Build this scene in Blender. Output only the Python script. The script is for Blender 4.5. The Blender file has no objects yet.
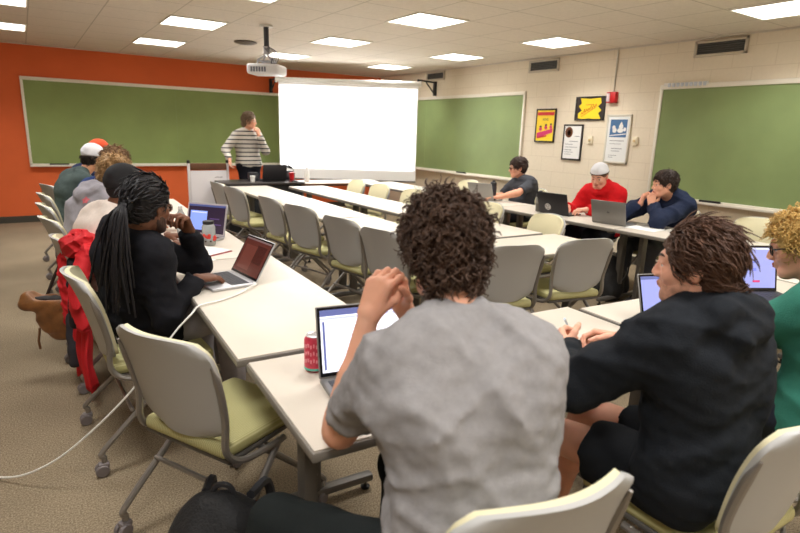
import bpy, bmesh, math, random
import numpy as np
from mathutils import Vector, Matrix
R=math.radians; PI=math.pi
random.seed(7); rng=np.random.default_rng(5)
SC=bpy.context.scene; COL=SC.collection
V=Vector

# ------------------------------------------------------------ materials
def lin(c):
    return tuple(((x/255)/12.92 if x/255<=.04045 else ((x/255+.055)/1.055)**2.4) for x in c)+(1,)
_M={}
def mat(name,rgb,rough=.6,metal=0,noise=0,scale=8,bump=0,bscale=60,spec=.5,emit=0,trans=0,sss=0,coat=0):
    if name in _M: return _M[name]
    m=bpy.data.materials.new(name); m.use_nodes=True; nt=m.node_tree; b=nt.nodes['Principled BSDF']
    c=lin(rgb); b.inputs['Base Color'].default_value=c; b.inputs['Roughness'].default_value=rough
    b.inputs['Metallic'].default_value=metal; b.inputs['Specular IOR Level'].default_value=spec
    b.inputs['Transmission Weight'].default_value=trans
    if sss: b.inputs['Subsurface Weight'].default_value=sss; b.inputs['Subsurface Radius'].default_value=(.02,.008,.005); b.inputs['Subsurface Scale'].default_value=.6
    if emit: b.inputs['Emission Color'].default_value=c; b.inputs['Emission Strength'].default_value=emit
    tc=nt.nodes.new('ShaderNodeTexCoord')
    if noise:
        n=nt.nodes.new('ShaderNodeTexNoise'); n.inputs['Scale'].default_value=scale; n.inputs['Detail'].default_value=5
        nt.links.new(tc.outputs['Object'],n.inputs['Vector'])
        r=nt.nodes.new('ShaderNodeValToRGB'); r.color_ramp.elements[0].position=.3; r.color_ramp.elements[1].position=.7
        r.color_ramp.elements[0].color=tuple(x*(1-noise) for x in c[:3])+(1,); r.color_ramp.elements[1].color=tuple(min(1,x*(1+noise)) for x in c[:3])+(1,)
        nt.links.new(n.outputs['Fac'],r.inputs['Fac']); nt.links.new(r.outputs['Color'],b.inputs['Base Color'])
    if bump:
        n2=nt.nodes.new('ShaderNodeTexNoise'); n2.inputs['Scale'].default_value=bscale; n2.inputs['Detail'].default_value=4
        nt.links.new(tc.outputs['Object'],n2.inputs['Vector'])
        bp=nt.nodes.new('ShaderNodeBump'); bp.inputs['Strength'].default_value=bump; bp.inputs['Distance'].default_value=.01
        nt.links.new(n2.outputs['Fac'],bp.inputs['Height']); nt.links.new(bp.outputs['Normal'],b.inputs['Normal'])
    _M[name]=m; return m
def nodes(m): return m.node_tree.nodes, m.node_tree.links, m.node_tree.nodes['Principled BSDF']

def stripes(name,c1,c2,scale,axis='Z',rough=.8,low=.42,high=.5):
    m=mat(name,c1,rough); N,L,b=nodes(m)
    tc=N.new('ShaderNodeTexCoord'); w=N.new('ShaderNodeTexWave'); w.bands_direction=axis; w.inputs['Scale'].default_value=scale
    r=N.new('ShaderNodeValToRGB'); e=r.color_ramp.elements; e[0].position=low; e[1].position=high; e[0].color=lin(c2); e[1].color=lin(c1)
    L.new(tc.outputs['Object'],w.inputs['Vector']); L.new(w.outputs['Fac'],r.inputs['Fac']); L.new(r.outputs['Color'],b.inputs['Base Color'])
    return m

def carpet():
    m=mat('carpet',(168,150,122),.95,spec=.1); N,L,b=nodes(m)
    tc=N.new('ShaderNodeTexCoord')
    a=N.new('ShaderNodeTexNoise'); a.inputs['Scale'].default_value=150; a.inputs['Detail'].default_value=3
    g=N.new('ShaderNodeTexNoise'); g.inputs['Scale'].default_value=1.3; g.inputs['Detail'].default_value=4
    w=N.new('ShaderNodeTexWave'); w.bands_direction='X'; w.inputs['Scale'].default_value=25; w.inputs['Distortion'].default_value=3
    for n in (a,g,w): L.new(tc.outputs['Object'],n.inputs['Vector'])
    r=N.new('ShaderNodeValToRGB'); e=r.color_ramp.elements; e[0].position=.36;e[1].position=.64; e[0].color=lin((116,102,82)); e[1].color=lin((162,146,122))
    r2=N.new('ShaderNodeValToRGB'); e=r2.color_ramp.elements; e[0].position=.3;e[1].position=.7; e[0].color=(.82,.82,.82,1); e[1].color=(1.08,1.08,1.08,1)
    mx=N.new('ShaderNodeMix'); mx.data_type='RGBA'; mx.blend_type='MULTIPLY'; mx.inputs[0].default_value=1
    L.new(a.outputs['Fac'],r.inputs['Fac']); L.new(g.outputs['Fac'],r2.inputs['Fac'])
    L.new(r.outputs['Color'],mx.inputs[6]); L.new(r2.outputs['Color'],mx.inputs[7]); L.new(mx.outputs[2],b.inputs['Base Color'])
    bp=N.new('ShaderNodeBump'); bp.inputs['Strength'].default_value=.3; bp.inputs['Distance'].default_value=.003
    L.new(a.outputs['Fac'],bp.inputs['Height']); L.new(bp.outputs['Normal'],b.inputs['Normal'])
    return m
def grid_mat(name,base,line,sx,sy,ox,oy,lw,axes=('X','Y'),bump=.3,rough=.8,dl=.0,noise=.05,brick=False):
    """thin joint lines every sx / sy metres, in object coordinates"""
    m=mat(name,base,rough,spec=.2); N,L,b=nodes(m)
    tc=N.new('ShaderNodeTexCoord'); sp=N.new('ShaderNodeSeparateXYZ'); L.new(tc.outputs['Object'],sp.inputs[0])
    def mth(op,a,bb=None):
        n=N.new('ShaderNodeMath'); n.operation=op
        for i,x in enumerate((a,bb)):
            if x is None: continue
            if isinstance(x,(int,float)): n.inputs[i].default_value=x
            else: L.new(x,n.inputs[i])
        return n.outputs[0]
    v=mth('DIVIDE',mth('SUBTRACT',sp.outputs[axes[1]],oy),sy)
    u=mth('DIVIDE',mth('SUBTRACT',sp.outputs[axes[0]],ox),sx)
    if brick: u=mth('ADD',u,mth('MULTIPLY',mth('MODULO',mth('FLOOR',v),2),.5))
    du=mth('MULTIPLY',mth('PINGPONG',u,.5),sx); dv=mth('MULTIPLY',mth('PINGPONG',v,.5),sy)
    lu=mth('LESS_THAN',du,lw); lv=mth('LESS_THAN',dv,lw)
    l=mth('MAXIMUM',lu,lv)
    nz=N.new('ShaderNodeTexNoise'); nz.inputs['Scale'].default_value=30; nz.inputs['Detail'].default_value=6; L.new(tc.outputs['Object'],nz.inputs['Vector'])
    r=N.new('ShaderNodeValToRGB'); c=lin(base); e=r.color_ramp.elements; e[0].position=.3; e[1].position=.7
    e[0].color=tuple(x*(1-noise) for x in c[:3])+(1,); e[1].color=tuple(x*(1+noise) for x in c[:3])+(1,); L.new(nz.outputs['Fac'],r.inputs['Fac'])
    mx=N.new('ShaderNodeMix'); mx.data_type='RGBA'; L.new(l,mx.inputs[0]); L.new(r.outputs['Color'],mx.inputs[6]); mx.inputs[7].default_value=lin(line)
    L.new(mx.outputs[2],b.inputs['Base Color'])
    bp=N.new('ShaderNodeBump'); bp.inputs['Strength'].default_value=bump; bp.inputs['Distance'].default_value=.003
    L.new(nz.outputs['Fac'],bp.inputs['Height']); L.new(bp.outputs['Normal'],b.inputs['Normal'])
    return m

# ------------------------------------------------------------ mesh helpers
def box(bm,c,s,bev=0,rot=None,mi=0,seg=2):
    r=bmesh.ops.create_cube(bm,size=1); vs=r['verts']
    bmesh.ops.scale(bm,vec=V(s),verts=vs)
    fs=list({f for v in vs for f in v.link_faces})
    if bev:
        es=list({e for v in vs for e in v.link_edges})
        rr=bmesh.ops.bevel(bm,geom=es,offset=bev,segments=seg,affect='EDGES',profile=.5)
        vs=list({v for f in rr['faces'] for v in f.verts}|{v for v in vs if v.is_valid})
        fs=list({f for v in vs for f in v.link_faces})
    for f in fs: f.material_index=mi
    if rot is not None: bmesh.ops.rotate(bm,cent=(0,0,0),matrix=rot,verts=vs)
    bmesh.ops.translate(bm,vec=V(c),verts=vs)
    return vs
def tube(bm,pts,r,n=8,mi=0,cap=True):
    pts=[V(p) for p in pts]; m=len(pts); rs=r if isinstance(r,(list,tuple)) else [r]*m
    t0=(pts[1]-pts[0]).normalized(); a=t0.orthogonal().normalized(); rings=[]
    for i,p in enumerate(pts):
        t=(pts[min(i+1,m-1)]-pts[max(i-1,0)])
        if t.length<1e-9: t=t0
        t.normalize(); a=(a-t*a.dot(t)); a=a.normalized() if a.length>1e-6 else t.orthogonal().normalized(); b=t.cross(a)
        rings.append([bm.verts.new(p+(a*math.cos(2*PI*k/n)+b*math.sin(2*PI*k/n))*rs[i]) for k in range(n)])
    for i in range(m-1):
        for k in range(n):
            f=bm.faces.new((rings[i][k],rings[i][(k+1)%n],rings[i+1][(k+1)%n],rings[i+1][k])); f.material_index=mi
    if cap:
        f=bm.faces.new(rings[0][::-1]); f.material_index=mi; f=bm.faces.new(rings[-1]); f.material_index=mi
def smooth_pts(pts,n=6):
    pts=[V(p) for p in pts]; out=[]
    P=[pts[0]*2-pts[1]]+pts+[pts[-1]*2-pts[-2]]
    for i in range(1,len(P)-2):
        for k in range(n):
            t=k/n; a,b,c,d=P[i-1],P[i],P[i+1],P[i+2]
            out.append(.5*((2*b)+(c-a)*t+(2*a-5*b+4*c-d)*t*t+(-a+3*b-3*c+d)*t**3))
    out.append(pts[-1]); return out
def lathe(bm,prof,n=20,c=(0,0,0),mi=0,M=None):
    rings=[]; c=V(c)
    for r,z in prof:
        ring=[]
        for k in range(n):
            p=V((max(r,1e-4)*math.cos(2*PI*k/n),max(r,1e-4)*math.sin(2*PI*k/n),z))
            if M is not None: p=M@p
            ring.append(bm.verts.new(p+c))
        rings.append(ring)
    for i in range(len(rings)-1):
        for k in range(n):
            f=bm.faces.new((rings[i][k],rings[i][(k+1)%n],rings[i+1][(k+1)%n],rings[i+1][k])); f.material_index=mi
    f=bm.faces.new(rings[0][::-1]); f.material_index=mi; f=bm.faces.new(rings[-1]); f.material_index=mi
def poly(bm,pts,mi=0):
    f=bm.faces.new([bm.verts.new(V(p)) for p in pts]); f.material_index=mi; return f
def slab(bm,pts,d,mi=0):
    """extrude a planar outline by vector d"""
    d=V(d); a=[bm.verts.new(V(p)) for p in pts]; b=[bm.verts.new(V(p)+d) for p in pts]; n=len(pts)
    fs=[bm.faces.new(a[::-1]),bm.faces.new(b)]+[bm.faces.new((a[i],a[(i+1)%n],b[(i+1)%n],b[i])) for i in range(n)]
    for f in fs: f.material_index=mi
def obj(name,bm,m,parent=None,smooth=True,angle=40):
    me=bpy.data.meshes.new(name)
    bmesh.ops.recalc_face_normals(bm,faces=bm.faces[:])
    bm.to_mesh(me); bm.free()
    for x in (m if isinstance(m,(list,tuple)) else [m]): me.materials.append(x)
    o=bpy.data.objects.new(name,me); COL.objects.link(o)
    if smooth:
        me.polygons.foreach_set('use_smooth',[True]*len(me.polygons))
        if angle<180: me.set_sharp_from_angle(angle=R(angle))
    if parent is not None: o.parent=parent
    return o
def npobj(name,v,f,m,parent=None,smooth=True):
    me=bpy.data.meshes.new(name); me.from_pydata([tuple(x) for x in v],[],[tuple(x) for x in f]); me.update()
    for x in (m if isinstance(m,(list,tuple)) else [m]): me.materials.append(x)
    if smooth: me.polygons.foreach_set('use_smooth',[True]*len(me.polygons))
    o=bpy.data.objects.new(name,me); COL.objects.link(o)
    if parent is not None: o.parent=parent
    return o
def B(): return bmesh.new()
def tag(o,label=None,cat=None,group=None,kind=None):
    if label: o['label']=label
    if cat: o['category']=cat
    if group: o['group']=group
    if kind: o['kind']=kind
    return o
def thing(name,label,cat,loc=(0,0,0),az=0,group=None):
    """az: compass angle, 0 = local +y points to world +y, clockwise"""
    o=bpy.data.objects.new(name,None); COL.objects.link(o); o.location=loc; o.rotation_euler=(0,0,-R(az)); o.empty_display_size=.1
    return tag(o,label,cat,group)
def dup(root,loc,az,label,group=None):
    r=root.copy(); COL.objects.link(r); r.location=loc; r.rotation_euler=(0,0,-R(az)); r['label']=label
    if group: r['group']=group
    for ch in list(root.children):
        c=ch.copy(); COL.objects.link(c); c.parent=r
        for g in ch.children:
            d=g.copy(); COL.objects.link(d); d.parent=c
    return r
def struct(name,bm,m,smooth=False,label=None):
    o=obj(name,bm,m,None,smooth); o['kind']='structure'
    if label: o['label']=label
    return o

# ------------------------------------------------------------ room
X1=6.16; Y1=10.1; H=2.58; X0=-3.4; Y0=-2.6
bm=B(); box(bm,((X0+X1)/2,(Y0+Y1)/2,-.05),(X1-X0,Y1-Y0,.1)); struct('floor',bm,carpet(),label='tan speckled carpet floor')
bm=B(); box(bm,((X0+X1)/2,(Y0+Y1)/2,H+.05),(X1-X0,Y1-Y0,.1))
struct('ceiling',bm,grid_mat('ceiling_tile',(222,212,198),(188,178,162),.6,.6,.17,2.70,.006,bump=.6,noise=.04),label='suspended ceiling of pale square tiles')
cx,cy=(X0+X1)/2,(Y0+Y1)/2
orange=mat('orange_wall',(226,108,60),.7,noise=.03,scale=3,bump=.15,bscale=40,spec=.25)
cream=grid_mat('cream_block_wall',(230,218,196),(220,207,184),.41,.203,.1,.02,.004,axes=('Y','Z'),bump=.4,rough=.6,noise=.02,brick=True)
bm=B(); box(bm,(cx,Y1+.05,H/2),(X1-X0+.2,.1,H)); struct('wall_front',bm,orange,label='orange painted front wall')
bm=B(); box(bm,(X1+.05,cy,H/2),(.1,Y1-Y0,H)); struct('wall_right',bm,cream,label='cream painted block wall on the right')
bm=B(); box(bm,(X0-.05,cy,H/2),(.1,Y1-Y0,H)); struct('wall_left',bm,cream)
bm=B(); box(bm,(cx,Y0-.05,H/2),(X1-X0+.2,.1,H)); struct('wall_back',bm,cream)
dk=mat('baseboard',(70,66,58),.6)
bm=B(); box(bm,(cx,Y1-.006,.05),(X1-X0,.012,.1),.003); struct('baseboard_front',bm,dk,label='dark grey rubber baseboard')
bm=B(); box(bm,(X1-.006,cy,.05),(.012,Y1-Y0-.04,.1),.003); struct('baseboard_right',bm,dk)
tr=mat('grid_metal',(208,200,186),.5)
bm=B(); box(bm,(cx,Y1-.012,H-.008),(X1-X0,.024,.016),.002); struct('trim_1',bm,tr)
bm=B(); box(bm,(X1-.012,cy,H-.008),(.024,Y1-Y0-.06,.016),.002); struct('trim_2',bm,tr)

# ceiling light panels
lampm=mat('diffuser',(255,251,242),.5,emit=4.0)
framem=mat('lamp_frame',(235,232,224),.5)
xs=[-.42,1.36,3.14,5.0]; ys=[(8.12,8.70),(6.31,6.89),(4.50,5.06)]
lights=[]
for i,x in enumerate(xs):
    for j,(a,b) in enumerate(ys): lights.append((x+.29,(a+b)/2,i,j))
    lights.append((x+.29,2.38,i,3)); lights.append((x+.29,.3,i,4)); lights.append((x+.29,-1.5,i,5))
cols=['near the left edge','above the left table row','above the middle','by the right wall']
rows=['first row from the orange wall','second row from the orange wall','third row from the orange wall','fourth row from the orange wall','row just behind the photographer','row at the rear of the room']
base=None
def panel_light(x,y):
    l=bpy.data.lights.new('panel_lamp','AREA'); l.shape='SQUARE'; l.size=.55; l.energy=LAMP_W; l.spread=R(130); l.color=(1,.99,.97)
    o=bpy.data.objects.new('panel_lamp',l); COL.objects.link(o); o.location=(x,y,H-.014)
LAMP_W=13.5
for (x,y,i,j) in lights:
    panel_light(x,y)
    lab='square ceiling light panel %s, %s'%(cols[i],rows[j])
    if base is None:
        base=thing('ceiling_light',lab,'ceiling light',(x,y,H),0,'square ceiling light panels')
        bm=B()
        for s in (-1,1): box(bm,(s*.288,0,-.006),(.016,.592,.012),.002); box(bm,(0,s*.288,-.006),(.56,.016,.012),.002)
        obj('frame',bm,framem,base)
        bm=B(); box(bm,(0,0,-.004),(.558,.558,.004)); obj('diffuser',bm,lampm,base)
    else: dup(base,(x,y,H),0,lab)

# chalkboards (kept a hair off the wall)
alu=mat('board_frame',(236,230,216),.4,metal=.2)
def chalk(name,c): 
    m=mat(name,c,.5,noise=.10,scale=1.6,spec=.35); return m
gL=chalk('chalk_green',(138,156,94)); gR=chalk('chalk_green_side',(134,152,100))
def chalkboard(label,along,a0,a1,z0,z1,w,side,mats,seams):
    """along: 'x' on the front wall, 'y' on the right wall"""
    t=thing('chalkboard',label,'chalkboard',((a0+a1)/2,Y1,0) if along=='x' else (X1,(a0+a1)/2,0),0,None)
    L=a1-a0
    def P(u,d,z): return (u,-d,z) if along=='x' else (-d,u,z)
    def S(u,d,z): return (u,d,z) if along=='x' else (d,u,z)
    bm=B(); box(bm,P(0,.012,(z0+z1)/2),S(L-.04,.014,z1-z0-.04)); obj('writing_surface',bm,mats,t)
    for s in (-1,1):
        bm=B(); box(bm,P(s*(L/2-.018),.016,(z0+z1)/2),S(.036,.028,z1-z0),.004); obj('side_frame',bm,alu,t)
    bm=B(); box(bm,P(0,.018,z1+.004),S(L,.032,.05),.004); obj('top_rail',bm,alu,t)
    bm=B(); box(bm,P(0,.045,z0-.012),S(L,.085,.016),.004); box(bm,P(0,.085,z0-.004),S(L,.008,.028),.003); box(bm,P(0,.016,z0+.01),S(L,.028,.03),.003); obj('chalk_tray',bm,alu,t)
    for u in seams:
        bm=B(); box(bm,P(u,.0195,(z0+z1)/2),S(.005,.002,z1-z0-.06)); obj('panel_seam',bm,mat('seam',(140,160,104),.5),t)
    return t
chalkboard('long green chalkboard on the orange front wall','x',.04,4.9,.855,2.10,0,0,gL,(-.55+.25,1.2))
chalkboard('green chalkboard on the cream wall, behind the projection screen','y',6.03,9.70,.86,2.11,0,0,gR,(.6,))
chalkboard('green chalkboard on the cream wall, nearest the camera on the right','y',.25,3.92,.86,2.09,0,0,gR,())
blk=mat('black_plastic',(22,22,24),.45); wht=mat('white_plastic',(235,234,230),.4)
for (x,y,z,lab,ax) in [(.42,Y1-.055,.872,'black chalk eraser on the tray at the left end of the long chalkboard','x'),(X1-.055,7.35,.877,'dark felt eraser on the tray behind the grey laptop','y'),(X1-.055,3.15,.877,'black eraser on the tray right of the person in navy','y')]:
    bm=B(); s=(.26,.04,.022) if ax=='x' else (.04,.22,.03)
    box(bm,(0,0,0),s,.006); o=obj('chalk_eraser',bm,blk); o.location=(x,y,z); tag(o,lab,'eraser')
# white clip strip on top rail
t=thing('clip_strip','white row of map clips on the top rail of the right chalkboard','clip strip',(X1-.04,3.62,2.12),0)
bm=B(); box(bm,(0,0,0),(.02,.5,.03),.003); obj('strip',bm,wht,t)
for k in range(9):
    bm=B(); box(bm,(-.014,-.22+.05*k,-.01),(.012,.03,.04),.003); obj('clip',bm,mat('clip_grey',(205,212,222),.4),t)

# projection screen hung diagonally across the corner
sA=V((3.62,9.25,0)); sB=V((5.64,7.98,0)); sd=(sB-sA); sl=sd.length; saz=math.degrees(math.atan2(-sd.y,sd.x))
t=thing('projection_screen','large white pull-down projection screen hanging across the corner','screen',((sA+sB)/2),saz)
bm=B(); tube(bm,[(-sl/2,0,2.30),(sl/2,0,2.30)],.04,16); obj('housing',bm,mat('screen_case',(228,228,224),.4),t)
bm=B()
for s in (-1,1): box(bm,(s*(sl/2+.012),0,2.30),(.025,.095,.095),.01)
obj('end_cap',bm,wht,t)
bm=B(); box(bm,(0,-.02,1.48),(sl-.05,.003,1.60)); obj('screen_fabric',bm,mat('screen_white',(246,246,246),.9,spec=.1),t)
bm=B(); tube(bm,[(-sl/2+.02,-.02,.675),(sl/2-.02,-.02,.675)],.014,10); obj('weight_bar',bm,mat('bar_dark',(90,84,78),.4),t)
def bracket(label,wall,tip):
    wall=V(wall); tip=V(tip); t=thing('wall_bracket',label,'bracket',wall); d=tip-wall
    bm=B(); box(bm,(0,0,-.06),(.05,.05,.24),.004); tube(bm,[(0,0,.04),tuple(V((d.x,d.y,.04)))],.014,8)
    tube(bm,[(0,0,-.16),(d.x*.55,d.y*.55,.03)],.011,8); obj('arm',bm,blk,t); 
    bm=B(); tube(bm,[(d.x,d.y,.05),(d.x,d.y,-.03)],.016,8); obj('hook',bm,blk,t)
bracket('black steel bracket holding the screen on the cream wall side',(X1-.03,8.22,2.33),(5.64,8.04,2.33))
bracket('black steel bracket holding the screen on the orange wall side',(3.82,Y1-.04,2.31),(3.70,9.28,2.31))

# wall vents
ventb=mat('vent_dark',(70,70,68),.5); ventf=mat('vent_frame',(198,188,170),.5,metal=.2)
for (a,b,z0,z1,lab) in [(5.46,6.01,2.385,2.55,'slotted wall vent above the yellow posters'),(3.04,3.59,2.385,2.55,'slotted wall vent above the nearest chalkboard'),(7.98,8.50,2.41,2.56,'slotted wall vent beside the screen bracket')]:
    t=thing('wall_vent',lab,'vent',(X1,(a+b)/2,(z0+z1)/2)); w=b-a; h=z1-z0
    bm=B(); box(bm,(-.006,0,0),(.008,w-.05,h-.05)); obj('backing',bm,ventb,t)
    bm=B()
    for s in (-1,1): box(bm,(-.012,s*(w/2-.015),0),(.022,.03,h),.003); box(bm,(-.012,0,s*(h/2-.014)),(.022,w,.028),.003)
    obj('frame',bm,ventf,t)
    bm=B()
    for k in range(5): box(bm,(-.014,0,-h/2+.04+k*(h-.08)/4),(.012,w-.06,.004),0,Matrix.Rotation(.4,3,'Y'))
    obj('slats',bm,mat('slat',(92,92,90),.4),t)
# ceiling vent
t=thing('ceiling_vent','small dark vent in the ceiling left of the projector','vent',(2.52,7.5,H))
bm=B(); lathe(bm,[(.13,-.001),(.15,-.012),(.10,-.03),(.02,-.034)],24); obj('cover',bm,mat('vent_brown',(96,88,76),.5),t)

# posters
def frame_poster(name,label,y0,y1,z0,z1,fm,fw,pm,shapes,depth=.022):
    t=thing(name,label,'poster',(X1,(y0+y1)/2,(z0+z1)/2)); w=y1-y0; h=z1-z0
    bm=B(); box(bm,(-depth/2,0,0),(depth*.6,w-fw,h-fw)); obj('print',bm,pm,t)
    bm=B()
    for s in (-1,1): box(bm,(-depth/2,s*(w/2-fw/2),0),(depth,fw,h),.003); box(bm,(-depth/2,0,s*(h/2-fw/2)),(depth,w,fw),.003)
    obj('frame',bm,fm,t)
    # shapes: list of (name, material, [ (outline in poster units u 0..1 left->right, v 0..1 bottom->top) ])
    for nm,m,outs in shapes:
        bm=B()
        for o in outs: poly(bm,[(-depth*.8-.0012,(w/2-u*w),-h/2+v*h) for u,v in o])
        obj(nm,bm,m,t,False)
    return t
def rc(u0,v0,u1,v1): return [(u0,v0),(u1,v0),(u1,v1),(u0,v1)]
def ell(u,v,a,b,n=16): return [(u+a*math.cos(2*PI*k/n),v+b*math.sin(2*PI*k/n)) for k in range(n)]
yel=mat('poster_yellow',(246,214,40),.5,noise=.03); red=mat('print_red',(205,40,40),.5); mag=mat('print_magenta',(214,50,110),.5); brn=mat('print_brown',(110,60,30),.6)
bkf=mat('poster_frame_black',(32,28,26),.4); paper=mat('paper',(236,236,234),.6); ink=mat('ink_grey',(150,150,155),.7); blue=mat('print_blue',(72,112,156),.5); dink=mat('ink_dark',(60,50,60),.7)
frame_poster('framed_poster','tall yellow framed poster with red title band and magenta base',5.43,5.79,1.43,1.89,bkf,.022,yel,[
 ('title_band',red,[rc(.08,.80,.92,.90)]),
 ('figures',mag,[[(.1,.28),(.9,.42),(.9,.30),(.1,.12)],ell(.28,.40,.08,.06),ell(.55,.44,.08,.06),ell(.8,.46,.07,.06)]),
 ('figure_tops',dink,[ell(.28,.47,.06,.03),ell(.55,.52,.06,.03),ell(.8,.54,.05,.03),rc(.35,.66,.65,.675),rc(.35,.70,.65,.71)]),
 ('footer',red,[[(.15,.16),(.6,.22),(.6,.17),(.15,.11)]])])
frame_poster('framed_poster','white framed poster with a round portrait in its top left corner',4.95,5.27,1.21,1.68,bkf,.022,paper,[
 ('portrait_hair',brn,[ell(.30,.78,.20,.15)]),('portrait_face',mat('portrait_skin',(222,170,140),.6),[[(u,v) for u,v in ell(.30,.765,.10,.085)]]),
 ('text_lines',ink,[rc(.62,.66,.86,.68),rc(.35,.52,.80,.54),rc(.15,.44,.55,.455),rc(.15,.36,.8,.375),rc(.15,.28,.5,.30),rc(.15,.22,.6,.235),rc(.15,.16,.5,.175)])])
# move the face layer forward a touch
frame_poster('framed_poster','wide framed poster, yellow burst on black with red slanted lettering',4.65,5.11,1.73,2.03,bkf,.02,mat('print_black',(48,38,36),.5),[
 ('burst',yel,[[(.12,.10),(.30,.05),(.5,.09),(.72,.05),(.9,.08),(.80,.30),(.90,.42),(.78,.58),(.88,.72),(.84,.93),(.5,.90),(.16,.94),(.22,.72),(.12,.60),(.24,.42),(.12,.30)]])])
p3=bpy.data.objects['framed_poster.002']
bm=B()
for k in range(7):
    u=.22+.075*k; v=.24+.055*k; hgt=.11+.04*((k*5)%3); w=.46; h=.30
    tube(bm,[(-.019,w/2-(u)*w,-h/2+v*h),(-.019,w/2-(u+.035)*w,-h/2+(v+hgt)*h),(-.019,w/2-(u+.06)*w,-h/2+(v+.03)*h)],.004,5)
tube(bm,[(-.019,.12,-.10),(-.019,-.10,.02)],.004,5)
tube(bm,[(-.019,.06,.045),(-.019,-.05,.05)],.003,5)
obj('lettering',bm,red,p3)
t=frame_poster('framed_poster','large pale framed poster with a blue picture block at the top',4.25,4.59,1.21,1.80,mat('frame_silver',(214,210,196),.4,metal=.2),.022,mat('paper_grey',(232,234,232),.6),[
 ('picture_block',blue,[rc(.16,.54,.86,.90)]),
 ('text_lines',ink,[rc(.2,.46,.8,.475),rc(.2,.40,.7,.41),rc(.3,.30,.75,.315),rc(.3,.25,.65,.262),rc(.2,.16,.55,.17),rc(.2,.12,.4,.13)])])
bm=B(); w=.34; h=.59
def up(u,v): return (-.0205,w/2-u*w,-h/2+v*h)
for (u,v,a,b) in [(.32,.74,.07,.04),(.36,.68,.09,.05),(.62,.76,.09,.05),(.60,.68,.13,.05),(.78,.70,.06,.04)]: poly(bm,[up(x,y) for x,y in ell(u,v,a,b)])
poly(bm,[up(.55,.80),up(.62,.86),up(.68,.80)]); poly(bm,[up(.18,.58),up(.84,.62),up(.84,.60),up(.18,.56)])
obj('white_figures',bm,paper,t,False)
# fire alarm, conduit, switches
t=thing('fire_alarm','red fire alarm strobe on the cream wall above the posters','fire alarm',(X1,4.55,2.005))
bm=B(); box(bm,(-.03,0,0),(.06,.13,.13),.008); obj('body',bm,mat('alarm_red',(205,30,36),.4),t)
bm=B(); box(bm,(-.066,.03,0),(.02,.045,.10),.006); obj('strobe_lens',bm,mat('lens_white',(225,205,210),.2),t)
bm=B(); tube(bm,[(X1-.012,4.55,2.07),(X1-.012,4.55,H-.005)],.009,8); tag(obj('conduit_pipe',bm,mat('conduit',(196,188,172),.5)),'thin vertical conduit pipe from fire alarm up to ceiling','pipe')
for (y,z,lab) in [(4.82,1.485,'small cream plate between the portrait poster and the blue-topped poster'),(4.17,1.49,'small cream plate between the blue-topped poster and the nearest chalkboard')]:
    t=thing('wall_plate',lab,'wall plate',(X1,y,z)); bm=B(); box(bm,(-.014,0,0),(.028,.07,.10),.006); obj('cover',bm,mat('plate_cream',(232,222,196),.4),t)
    bm=B(); box(bm,(-.034,0,0),(.014,.03,.03),.004); obj('button',bm,mat('plate_tan',(214,190,140),.4),t)

# projector
t=thing('projector','white ceiling projector hanging on a black pole','projector',(2.30,6.16,2.12),40)
bm=B(); box(bm,(0,0,0),(.36,.30,.11),.03,seg=4); obj('body',bm,mat('projector_white',(226,226,232),.35),t)
bm=B(); lathe(bm,[(.045,0),(.045,.03),(.038,.032),(.034,.012)],20,(.08,.145,.0),M=Matrix.Rotation(-PI/2,3,'X')); obj('lens',bm,mat('lens_dark',(30,32,44),.1),t)
bm=B(); tube(bm,[(0,0,.22),(0,0,.455)],.028,14); obj('pole',bm,mat('pole_dark',(52,52,60),.4),t)
bm=B(); lathe(bm,[(.07,.438),(.07,.458)],20); obj('ceiling_plate',bm,wht,t)
bm=B(); tube(bm,[(0,0,.16),(0,0,.24)],.035,14)
for a in range(4):
    s=V((math.cos(a*PI/2+.8),math.sin(a*PI/2+.8),0)); tube(bm,[s*.02+V((0,0,.15)),s*.10+V((0,0,.10)),s*.12+V((0,0,.05))],.009,6)
box(bm,(0,0,.09),(.16,.16,.012),.004); obj('mount',bm,mat('mount_grey',(190,190,196),.35,metal=.5),t)
bm=B()
for k in range(4): tube(bm,smooth_pts([(.02*k-.03,-.02,.24),(.05+.03*k,-.06,.17),(.10+.02*k,-.10,.13-.01*k),(.09+.015*k,-.14,.03)]),.005,6)
obj('cables',bm,mat('cable_dark',(60,60,80),.4),t)
bm=B()
for k in range(6): box(bm,(-.12+.03*k,-.152,-.005),(.018,.006,.05),.001)
obj('vent_grille',bm,mat('grille',(120,124,140),.5),t)

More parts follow.
